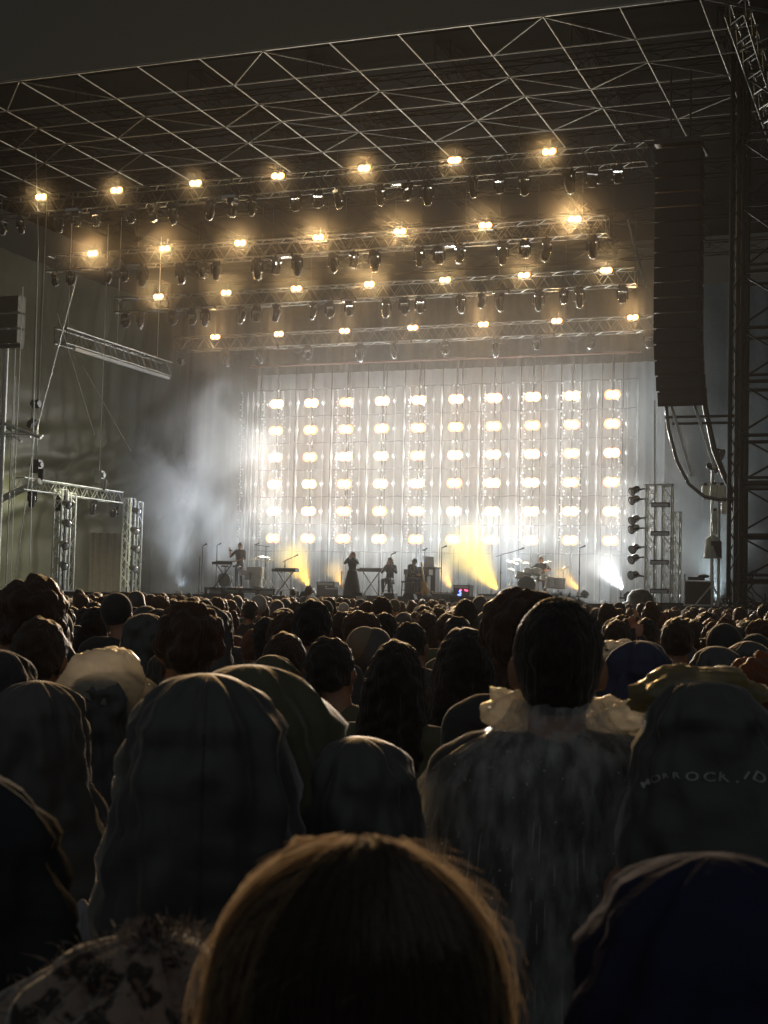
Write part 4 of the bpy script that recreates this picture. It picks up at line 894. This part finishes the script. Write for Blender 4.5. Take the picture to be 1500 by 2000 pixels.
# stitched seams down the nearest rain hoods
for o_ in [x for x in bpy.data.objects if x.name.split('.')[0] in ('raincoat', 'poncho')][:3]:
    n_ = 72; vv = o_.data.vertices; rows_ = len(vv)//n_; pts = [vv[j*n_+54].co*1.0+V((0, -.0015, 0)) for j in range(1, min(rows_, 34))]
    ob('seam', MB().path(pts, .0014, 5), o_.data.materials[0], o_)
# person with the glowing crumpled plastic hood
o, c, p, d = hooded(198, 1312, 124, .19, RAIN, 'person whose crumpled clear plastic hood glows in the stage light at the left', 18, SW=.25)
def crumple(mb, c, r, seed, n=40, m=26, amp=.3, rot=None, cut=None):
    c = V(c); vs = []
    for j in range(m+1):
        for i in range(n):
            a = 2*pi*i/n; b = pi*(.02+.96*j/m) if cut is None else pi*(.02+cut*j/m)
            v = V((sin(b)*cos(a), sin(b)*sin(a), cos(b))); q = 1+amp*(noise.noise(v*1.7+V((seed, 0, 0)))+.5*abs(noise.noise(v*4.5+V((0, seed, 0))))+.25*abs(noise.noise(v*11+V((0, seed, 3)))))
            v = V((v.x*r[0], v.y*r[1], v.z*r[2]))*q; vs.append((rot @ v if rot else v)+c)
    mb.add(vs, [(j*n+i, (j+1)*n+i, (j+1)*n+(i+1) % n, j*n+(i+1) % n) for j in range(m) for i in range(n)], True); return mb
s = o.scale[0]
h = ob('plastic_hood', crumple(MB(), (0, .02, 0), (.135, .13, .15), 3, amp=.16, rot=M.Rotation(.35, 3, 'Y'), cut=.50), POLYH, o); h.location = (-.01, .03, (p.z-.075)/s); h.scale = [1/s]*3
h = ob('hood_flap', crumple(MB(), (.16, .03, -.04), (.13, .05, .035), 5, amp=.3, rot=M.Rotation(.55, 3, 'Y')), POLYH, o); h.location = (0.01, 0.03, (p.z-.045)/s); h.scale = [1/s]*3
# small clear hood beside the navy one
o, c, p, d = hooded(1212, 1262, 84, .17, RAIN, 'person under a small crumpled clear hood between the clear poncho and the navy hood', 19, SW=.22)
s = o.scale[0]; h = ob('plastic_hood', crumple(MB(), (0, 0, 0), (.10, .12, .09), 8, amp=.2, cut=.55), POLYH, o); h.location = (0, 0, (p.z-.07)/s); h.scale = [1/s]*3
# printed black raincoat at the right
o, c, p, d = hooded(1372, 1330, 235, .212, RAIN, 'person in a black raincoat with faint printed lettering across the back', 20, SW=.20, neck=1.45, flat=.7, amp=.012, hoodlen=.15, ex=.6, tilt=-.55)
s = o.scale[0]; h = ob('hood_fold', crumple(MB(), (0, .06, 0), (.118, .08, .045), 12, amp=.30, rot=M.Rotation(-.05, 3, 'Y')), cloth('olive_lining', (.16, .15, .09), .35, .4, .5, 1, 20, trans=((.6, .55, .3), .3)), o); h.location = (-.008, 0, (p.z-.025)/s); h.scale = [1/s]*3
from mathutils.bvhtree import BVHTree
bpy.context.view_layer.update()
me = c.data; wm = c.matrix_world; bv = BVHTree.FromPolygons([wm @ v.co for v in me.vertices], [tuple(pl.vertices) for pl in me.polygons])
mb = MB()
for ch, px, py, sz, rot in (('T', 1225, 1533, 22, .25), ('O', 1240, 1533, 26, .1), ('M', 1261, 1530, 20, .5), ('O', 1280, 1521, 20, .45), ('R', 1299, 1515, 15, .3), ('R', 1320, 1514, 18, .1), ('O', 1352, 1516, 25, 0), ('C', 1386, 1517, 27, 0), ('K', 1414, 1517, 27, -.1), ('.', 1440, 1519, 28, 0), ('I', 1459, 1514, 26, -.6), ('D', 1484, 1518, 28, -.5)):
    cu = bpy.data.curves.new('t', 'FONT'); cu.body = ch; cu.align_x = 'CENTER'; cu.size = 1; cu.offset = .012; to = bpy.data.objects.new('t', cu); C.objects.link(to)
    tm = bpy.data.meshes.new_from_object(to.evaluated_get(bpy.context.evaluated_depsgraph_get())); bpy.data.objects.remove(to)
    import bmesh
    bm = bmesh.new(); bm.from_mesh(tm); bmesh.ops.triangulate(bm, faces=bm.faces[:]); bmesh.ops.subdivide_edges(bm, edges=bm.edges[:], cuts=1, use_grid_fill=True); bm.verts.ensure_lookup_table()
    vs = []; ok = True
    for v in bm.verts:
        x, y = v.co.x*1.35*sz, (v.co.y-.35)*sz*.95; x, y = x*cos(rot)-y*sin(rot), x*sin(rot)+y*cos(rot)
        r_ = ray(px+x, py-y).normalized(); hit = bv.ray_cast(EYE, r_)[0]
        if hit is None: ok = False; break
        vs.append(hit-r_*.003)
    if ok: mb.add(vs, [tuple(v.index for v in f.verts) for f in bm.faces])
    bm.free()
inv = o.matrix_world.inverted(); mb.v = [tuple(inv @ V(v)) for v in mb.v]
ob('lettering', mb, INK, o)
# ---------------------------------------------------------------- tall man in the clear poncho
HF = figure('near', {}, .009)
def shorthair(F):
    f = F['f']; m = MB(); m.sph(f(0, -.014, .022), (.087, .104, .108), 28, 18); m.sph(f(0, -.03, -.02), (.078, .080, .082), 20, 12); m.caps(f(-.028, -.064, -.06), f(.028, -.064, -.06), .034, .034, 12)
    return remesh(m, 'hair', HB, .007, 2, .004, 40)
mark(1092, 1166, 178); mark(715, 1650, 600); p = PD(1092, 1166, 2.86); s = p.z/(HTOP+.004)
T = ob('person', HF['body'], None, None, 'tall man with short black hair in a clear wet plastic poncho, right of centre', 'person'); T.location = (p.x, p.y, 0); T.scale = (s, s, s); T.rotation_euler = (0, 0, YAW-.12)
ob('hair', shorthair(HF), HB, T)
# fringe of fine hairs around the crown
def strands(mb, roots, n, seg, r, fn, taper=.4):
    for k in range(n):
        pts = fn(k)
        if not pts: continue
        rs = [r*(1-(1-taper)*i/(len(pts)-1)) for i in range(len(pts))]
        for i in range(len(pts)-1): mb.tube(pts[i], pts[i+1], rs[i], rs[i+1], 3, False)
    return mb
rnd = random.Random(5)
def fr_(k):
    v = V((rnd.gauss(0, 1), rnd.gauss(-.2, .8), abs(rnd.gauss(.8, .6)))).normalized(); q = V((v.x*.089, -.014+v.y*.106, .022+v.z*.110)); q = HF['f'](*q)
    t = V((rnd.gauss(0, .3), rnd.gauss(0, .3), rnd.gauss(.1, .3))); return [q, q+(v+t*.5)*.004, q+(v*.8+t)*.008]
ob('loose_hair', strands(MB(), None, 1200, 3, .0006, fr_), HB, T)
ob('shirt', HF['shirt'], mat('striped_shirt', (.06, .07, .08), .8), T); ob('trousers', HF['trousers'], DENIM, T)
# striped pattern on the shirt
sm_ = bpy.data.materials['striped_shirt']; nt = sm_.node_tree; wv = nt.nodes.new('ShaderNodeTexWave'); wv.inputs['Scale'].default_value = 9; wv.inputs['Distortion'].default_value = 1.5; wv.bands_direction = 'DIAGONAL'
tc = nt.nodes.new('ShaderNodeTexCoord'); cr = nt.nodes.new('ShaderNodeValToRGB'); cr.color_ramp.elements[0].color = (.012, .014, .018, 1); cr.color_ramp.elements[0].position = .3; cr.color_ramp.elements[1].color = (.55, .60, .64, 1); cr.color_ramp.elements[1].position = .6
nt.links.new(tc.outputs['Object'], wv.inputs['Vector']); nt.links.new(wv.outputs['Fac'], cr.inputs[0]); nt.links.new(cr.outputs[0], nt.nodes['Principled BSDF'].inputs['Base Color'])
def poncho():
    prof = [(-.20, .085, .085, .0), (-.235, .105, .10, 0), (-.265, .14, .125, -.01), (-.29, .19, .14, -.01), (-.32, .235, .15, -.01), (-.37, .275, .165, -.01), (-.45, .305, .18, 0), (-.6, .33, .20, 0), (-.85, .34, .23, 0), (-1.2, .37, .27, 0)]
    P = []; n = 180
    for a, b in zip(prof[:-1], prof[1:]):
        k = max(1, int(abs(a[0]-b[0])/.012))
        for q in range(k): P.append([a[i]+(b[i]-a[i])*q/k for i in range(4)])
    mb = MB()
    for z, rx, ry, yo in P:
        for i in range(n):
            a = 2*pi*i/n; ca, sa = cos(a), sin(a); low = min(1, max(0, (-z-.30)/.4))
            k = 1+.020*noise.noise(V((ca*3, sa*3, z*3)))/max(rx, .1)*.5+low*.035*abs(noise.noise(V((a*7, z*.7+2*noise.noise(V((a, z*2, 0))), 4))))+.022*noise.noise(V((ca*11, sa*11, z*12)))+.01*noise.noise(V((ca*26, sa*26, z*24)))
            mb.v.append((rx*math.copysign(abs(ca)**.9, ca)*k, ry*math.copysign(abs(sa)**.9, sa)*k+yo, z))
    mb.f = [(j*n+i, (j+1)*n+i, (j+1)*n+(i+1) % n, j*n+(i+1) % n) for j in range(len(P)-1) for i in range(n)]; mb.sm = [True]*len(mb.f); mb.mi = [0]*len(mb.f); return mb
po = ob('poncho', poncho(), POLY, T); po.location = (0, 0, p.z/s); po.scale = [1/s]*3
for c_, r_, sd, rt in (((-.095, .03, -.225), (.045, .05, .038), 2, M.Rotation(-.7, 3, 'Y')), ((.118, .03, -.232), (.052, .06, .034), 9, M.Rotation(.15, 3, 'Y')), ((-.055, .04, -.215), (.03, .04, .02), 14, None), ((.165, .02, -.262), (.05, .03, .012), 21, M.Rotation(.4, 3, 'Y'))):
    h = ob('crumpled_collar', crumple(MB(), c_, r_, sd, amp=.55), POLYH, po)
rnd = random.Random(3); m_ = MB(); pv = po.data.vertices
for k in range(800):
    v = pv[rnd.randrange(180*6, len(pv))]
    if v.co.y > -.02 or (v.co.z < -.55 and rnd.random() < .7): continue
    m_.sph(v.co*1.004, rnd.uniform(.0008, .0022), 6, 4)
tag(ob('water_drop', m_, DROPGLINT, po), kind='stuff')
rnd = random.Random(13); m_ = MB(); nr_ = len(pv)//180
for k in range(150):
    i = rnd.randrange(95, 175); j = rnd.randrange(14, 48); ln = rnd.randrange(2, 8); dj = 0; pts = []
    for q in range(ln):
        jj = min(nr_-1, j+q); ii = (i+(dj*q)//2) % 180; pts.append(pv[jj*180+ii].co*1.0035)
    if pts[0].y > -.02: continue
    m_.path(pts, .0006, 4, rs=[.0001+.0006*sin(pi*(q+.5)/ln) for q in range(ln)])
tag(ob('painted_fold_glint', m_, DROPGLINT, po), kind='stuff')  # white tubes paint glints along the plastic folds
# ---------------------------------------------------------------- nearest woman: head seen from behind
p = PD(722, 1652, 1.06); s = (p.z-.012)/HTOP
A = ob('person', HF['body'], None, None, 'nearest person, backlit light brown parted hair filling the bottom centre', 'person'); A.location = (p.x, p.y, 0); A.scale = (s*1.05, s*1.0, s); A.rotation_euler = (0, 0, YAW)
ob('coat', HF['shirt'], CL[1], A); ob('trousers', HF['trousers'], DENIM, A)
hm = MB(); f = HF['f']; hm.sph(f(0, -.012, .015), (.092, .108, .112), 28, 18)
for x in (-.052, -.03, 0, .03, .052): hm.caps(f(x, -.05, -.02), f(x*1.7, -.06, -.30), .036, .032, 12)
ob('hair', remesh(hm, 'hair', HL, .008, 3, .004, 30), mat('shaded_hair_core', (.03, .022, .016), .5, sheen=.1, bump=1, bscale=50, trans=((.4, .26, .14), .06)), A)
rnd = random.Random(8)
def flow(k):
    # strand starts at the parting on top, drapes over the skull and falls
    if rnd.random() < .62:
        c = f(0, -.012, .015); ph = rnd.gauss(0, .75); L0 = rnd.uniform(.7, 1); lf = abs(rnd.gauss(0, .006)); wv = rnd.uniform(0, 6); am = rnd.uniform(.5, 2.2); pts = []
        for i in range(15):
            t = i/14*L0
            if t < .5: th = .06+1.5*(t/.5); q = V((c.x+sin(th)*sin(ph)*(.097+lf), c.y-.02-sin(th)*cos(ph)*(.095+lf), c.z+cos(th)*(.117+lf)))
            else: u = (t-.5)/.5; q = V((c.x+sin(ph)*(.097+lf+.018*u), c.y-.02-cos(ph)*(.095+lf), c.z+.008-u*.27))
            pts.append(q+V((sin(t*10+wv)*.0022*am, 0, sin(t*8+wv)*.001*am)))
        return pts
    side = rnd.choice((-1, 1)); y = rnd.uniform(-.06, .10); a0 = rnd.uniform(0, .35)*side; lift = abs(rnd.gauss(.0, .007))
    cl = rnd.random(); wv = rnd.uniform(0, 6); pts = []; L0 = rnd.uniform(.5, 1)
    c = f(0, -.012, .015); kk = math.sqrt(max(.03, 1-(y/.122)**2))
    for i in range(15):
        t = i/14*L0
        if t < .55:
            an = a0+(side*1.50-a0)*(t/.55); rx, rz_ = (.096+lift)*kk, (.116+lift)*kk
            q = V((c.x-.012+rx*sin(an), c.y+y, c.z+rz_*cos(an)))
        else:
            u = (t-.55)/.45; q = V((c.x-.012+side*((.096+lift)*kk+.03*u), c.y+y*(1-.1*u), c.z+(.116*kk)*.07-u*.26))
        q += V((sin(t*14+wv)*.0028, cos(t*11+wv)*.003, sin(t*9+wv)*.002))*(1+2*max(0, cl-.85)/.15*t)
        pts.append(q)
    return pts
HLD = mat('shaded_hair_strands', (.05, .036, .025), .38, sheen=.25, var=.4, bscale=30)  # darker copy for the inner strands paints the shade inside the rim
inner, outer = MB(), MB(); clump = [(rnd.gauss(0, .8), rnd.uniform(0, 6), rnd.uniform(.5, 2.6)) for _ in range(60)]
for k in range(6500):
    pts = flow(k); cl_ = clump[k % 60]
    pts = [q+V((sin(i*.8+cl_[1])*.0016*cl_[2], 0, cos(i*.7+cl_[1])*.0012*cl_[2]))*(i/14) for i, q in enumerate(pts)]
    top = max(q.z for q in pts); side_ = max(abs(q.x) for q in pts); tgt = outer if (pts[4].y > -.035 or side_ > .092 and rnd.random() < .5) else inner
    rs = [.00046*(1-.5*i/(len(pts)-1)) for i in range(len(pts))]
    for i in range(len(pts)-1): tgt.tube(pts[i], pts[i+1], rs[i], rs[i+1], 3, False)
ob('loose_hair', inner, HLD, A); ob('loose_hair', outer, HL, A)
# a raised wisp of hair on the crown
ob('crown_tuft', strands(MB(), None, 260, 8, .0005, lambda k: [f(-.045+.018*sin(k*1.3)+.016*u+.004*sin(k), .02+.02*sin(k*.7), .128+.010*sin(pi*u)*(1+.6*sin(k*2.1))-.012*u) for u in (0, .2, .4, .6, .8, 1)], .3), HL, A)
def stray(k):
    v = V((rnd.gauss(0, 1), rnd.gauss(-.1, .7), abs(rnd.gauss(.6, .6)))).normalized(); c = f(0, -.012, .015); q = V((c.x+v.x*.095, c.y+v.y*.11, c.z+v.z*.115)); tn = V((v.z, rnd.gauss(0, .4), -v.x))*(1 if v.x > 0 else -1); ln = rnd.uniform(.02, .07)
    return [q+(v*.25*sin(u*pi*.8)*rnd.uniform(.5, 1)+tn*u)*ln for u in (0, .25, .5, .75, 1)]
ob('stray_hair', strands(MB(), None, 1100, 5, .00022, stray, .4), HL, A)
# ---------------------------------------------------------------- far crowd
rnd = random.Random(21); placed = []; cntp = 0
HS = [('short', HB, 'short black hair'), ('short', HN, 'short brown hair'), ('curly', HN, 'curly brown hair'), ('long', HB, 'long black hair'), ('long', HN, 'long brown hair'), ('bun', HN, 'hair in a bun'), ('tail', HB, 'a dark ponytail'), ('cap', CL[0], 'a black cap'), ('cap', CL[5], 'a pale cap'), ('cap', CL[3], 'an olive cap'), ('hood', RAIN, 'a black rain hood'), ('hood', RAING, 'a grey rain hood'), ('short', HA, 'short reddish hair'), ('hood', POLYH, 'a clear plastic hood')]
CW = [(CL[0], 'black jacket'), (CL[1], 'charcoal jacket'), (CL[2], 'navy jacket'), (CL[3], 'olive jacket'), (CL[4], 'grey jacket'), (CL[5], 'white top'), (CL[6], 'maroon jacket')]
zones = (('nearest the camera', 0, 14), ('in the middle rows', 14, 27), ('in the rows before the stage', 27, 50))
def proj(p): q = cm.transposed() @ (V(p)-EYE); return 750+FPX*q.x/-q.z, 1000-FPX*q.y/-q.z, -q.z
LM = ((0, 'the steel mast'), (85, 'the nearer lattice tower'), (170, 'the pale wing curtain'), (235, 'the farther lattice tower'), (310, 'the tall smoke bank'), (395, 'the percussion kit'), (505, 'the first keyboard'), (575, 'the first amber jet'), (645, 'the singer'), (715, 'the seated singer'), (785, 'the keyboard player'), (865, 'the largest amber jet'), (975, 'the drum kit'), (1095, 'the small amber jet'), (1160, 'the white jet'), (1240, 'the right lattice tower'), (1325, 'the road case'), (1385, 'the covered light'), (1430, 'the scaffold tower'))
cand = []
for _ in range(7000):
    d = 6.4+(rnd.random()**.62)*38.5; u = rnd.uniform(-.285, .285)*FPX
    if d < 8.5 and rnd.random() < .5: continue
    q = PD(750+u, 1180, d)
    if q.y > 44.6 or q.y < 4: continue
    mn = .46+.001*d
    if any((q.x-a)**2+(q.y-b)**2 < mn*mn for a, b in placed): continue
    placed.append((q.x, q.y)); h = min(1.86 if d > 20 else 1.80, max(1.46, rnd.gauss(1.665, .09)))
    if d < 12: h = min(h, 1.68)
    px, py, dd = proj((q.x, q.y, h)); cand.append((dd, px, py, q.x, q.y, h))
cand.sort(); rank = {}
for dd, px, py, x, y, h in cand:
    if cntp >= 292: break
    w_ = .18*FPX/dd
    if not -10 < px < 1510 or not seen(px, py, w_): continue
    mark(px, py, w_)
    k = rnd.choices(range(14), (18, 14, 6, 9, 8, 4, 5, 7, 3, 4, 9, 6, 3, 3))[0]; hr, hmm, hn = HS[k]; cl, cn = CW[rnd.choices(range(7), (26, 20, 14, 12, 8, 6, 5))[0]]
    fg = rnd.choices(('plain', 'turned', 'tilted', 'phone'), (50, 22, 22, 3 if dd > 22 else 0))[0]
    lm = [n for a, n in LM if a <= max(0, px)][-1]; rank[lm] = rank.get(lm, 0)+1
    lab = f"{person_word(min(29, rank[lm]-1))} nearest crowd head below {lm}, {hn}{', arms raised' if fg == 'phone' else ''}"
    person(x, y, h, figs[fg], hr, hmm, cl, YAW*.5+rnd.uniform(-.3, .3), lab, 'people in the standing crowd', parts=dd < 9); cntp += 1
print('CROWD', cntp, len(cand))
# raised phone with lit screen
q = PD(1217, 1238, 9.5); ph = empty('phone', q, YAW, 'raised phone with a glowing blue screen right of the clear poncho', 'phone')
ob('case', MB().box((0, 0, 0), (.155, .010, .078)), BLK, ph); ob('screen', MB().box((-.01, -.0065, 0), (.065, .002, .05)), SCRN, ph)
o = person(q.x+.0, q.y-.16, 1.62, figs['phone'], 'short', HB, CL[0], YAW, 'person with short black hair holding up the glowing phone'); o.location = (q.x, q.y-.22, -.02)
# ---------------------------------------------------------------- musicians and photographers
random.seed(4)
def perf(px, y, z0, pose, hair, hm, cm_, label, H=1.76, rz=pi, skirt=False, tm=None, long=True):
    pose = dict(pose); pose['long'] = long
    F = figure('p', pose, .018, skirt); F['hairs'][hair] = hairmesh(F, hair, .012) if hair not in ('cap', 'hood') else capmesh(F, hair == 'hood')
    return person(SX(px, y), y, z0+H*1.0, F, hair, hm, cm_, rz, label, None, 1, True, tm, z0)
perf(466, 52.9, DZ+LR, dict(el=[V((-.25, .05, 1.12)), V((.34, .10, 1.20))], wr=[V((-.05, .22, 1.05)), V((.30, .24, 1.42))], long=False), 'short', HB, CL[1], 'standing musician behind the left percussion kit holding up a microphone', 1.84, long=False)
q = PY(449, 1074, 52.65); ob('hand_microphone', MB().tube(q+V((.12, 0, -.05)), q, .02, .03, 8).sph(q, .05, 10, 8), BLK, None, 'dark microphone held up by the standing musician on the left', 'microphone')
perf(687, 50.3, DZ, dict(el=[V((-.27, .12, 1.30)), V((.27, .12, 1.30))], wr=[V((-.07, .20, 1.50)), V((.07, .20, 1.50))], hd=V((0, -.01, 1.61))), 'long', HA, CL[1], 'singer in a long dark skirt with both hands at the microphone in the middle', 1.72, skirt=True, tm=CL[0])
sit = dict(hd=V((0, .04, 1.60)), kn=[V((-.13, .42, .86)), V((.13, .42, .86))], an=[V((-.12, .40, .42)), V((.12, .40, .42))])
perf(761, 51.6, DZ-.18, {**sit, 'el': [V((-.28, .12, 1.16)), V((.28, .12, 1.16))], 'wr': [V((-.06, .22, 1.44)), V((.06, .22, 1.44))]}, 'long', HN, CL[1], 'seated singer on a high stool left of the keyboard player', 1.76)
ob('stool', MB().lathe((SX(761, 51.75), 51.75, DZ+.60), [(.19, -.03), (.20, 0), (.18, .05)], 16).tube((SX(761, 51.75)-.12, 51.65, DZ+.6), (SX(761, 51.75)-.24, 51.5, DZ+.12), .02).tube((SX(761, 51.75)+.12, 51.65, DZ+.6), (SX(761, 51.75)+.24, 51.5, DZ+.12), .02).tube((SX(761, 51.75), 51.85, DZ+.6), (SX(761, 51.75), 52.05, DZ+.12), .02).torus((SX(761, 51.75), 51.72, DZ+.32), .2, .012), BLK, None, 'high stool under the seated singer', 'stool')
lean = {**sit, 'hd': V((0, .22, 1.54)), 'nk': V((0, .12, 1.42)), 'ch': V((0, .06, 1.24)), 'sh': [V((-.175, .10, 1.37)), V((.175, .10, 1.37))], 'el': [V((-.24, .22, 1.10)), V((.24, .22, 1.10))], 'wr': [V((-.18, .45, 1.06)), V((.18, .45, 1.06))]}
perf(799, 51.4, DZ-.14, lean, 'short', HB, CL[0], 'keyboard player in black leaning forward on a high stool', 1.74, rz=-pi/2-.3)
ob('bar_stool', MB().box((SX(797, 51.4), 51.4, DZ+.66), (.42, .42, .06)).tube((SX(797, 51.4)-.18, 51.25, DZ+.64), (SX(797, 51.4)-.2, 51.2, DZ+.12), .02).tube((SX(797, 51.4)+.18, 51.25, DZ+.64), (SX(797, 51.4)+.2, 51.2, DZ+.12), .02).tube((SX(797, 51.4)-.18, 51.55, DZ+.64), (SX(797, 51.4)-.2, 51.6, DZ+.12), .02).tube((SX(797, 51.4)+.18, 51.55, DZ+.64), (SX(797, 51.4)+.2, 51.6, DZ+.12), .02).box((SX(797, 51.4), 51.2, DZ+.35), (.4, .02, .03)), BLK, None, 'square black stool under the keyboard player', 'stool')
ob('piano', MB().box((SX(815, 51.9), 51.95, DZ+.12+.92), (1.0, .45, .2)).box((SX(805, 51.9), 52.1, DZ+.12+.45), (.75, .1, .75)).box((SX(815, 51.9)+.4, 51.95, DZ+.5), (.06, .4, .8)), BLK, None, 'black stage piano in front of the keyboard player', 'keyboard')
perf(1056, 54.0, DZ+.28-.30, {**sit, 'kn': [V((-.2, .38, .82)), V((.2, .38, .82))], 'an': [V((-.22, .38, .40)), V((.22, .38, .40))], 'el': [V((-.36, .10, 1.22)), V((.36, .10, 1.22))], 'wr': [V((-.30, .36, 1.20)), V((.30, .36, 1.20))]}, 'short', HN, CL[0], 'drummer in black with elbows out behind the pale drum kit', 1.80, long=False)
for i, (px, tp, y, hr, lb) in enumerate(((573, 1149, 46.2, 'short', 'photographer with short dark hair standing up before the left keyboard'), (604, 1146, 45.6, 'curly', 'bushy haired person looking up beside the photographer at the stage front'), (40, 1193, 45.9, 'short', 'person standing at the far left foot of the stage'), (370, 1158, 46.0, 'cap', 'person in a cap at the stage front left of the percussion riser'))):
    q = PY(px, tp, y); person(q.x, q.y, q.z, figs['plain'], hr, HN if hr != 'cap' else CL[0], CL[0], .3, lb, None)
# crowd barrier before the stage
bar_ = empty('crowd_barrier', (0, 0, 0), 0, 'steel crowd barrier running along the foot of the stage', 'barrier')
m_ = MB(); m_.tube((-36, 45.2, 1.15), (-4, 45.2, 1.15), .04)
for k in range(33): m_.tube((-36+k, 45.2, 0), (-36+k, 45.2, 1.15), .03)
ob('frame', m_, ALU, bar_)
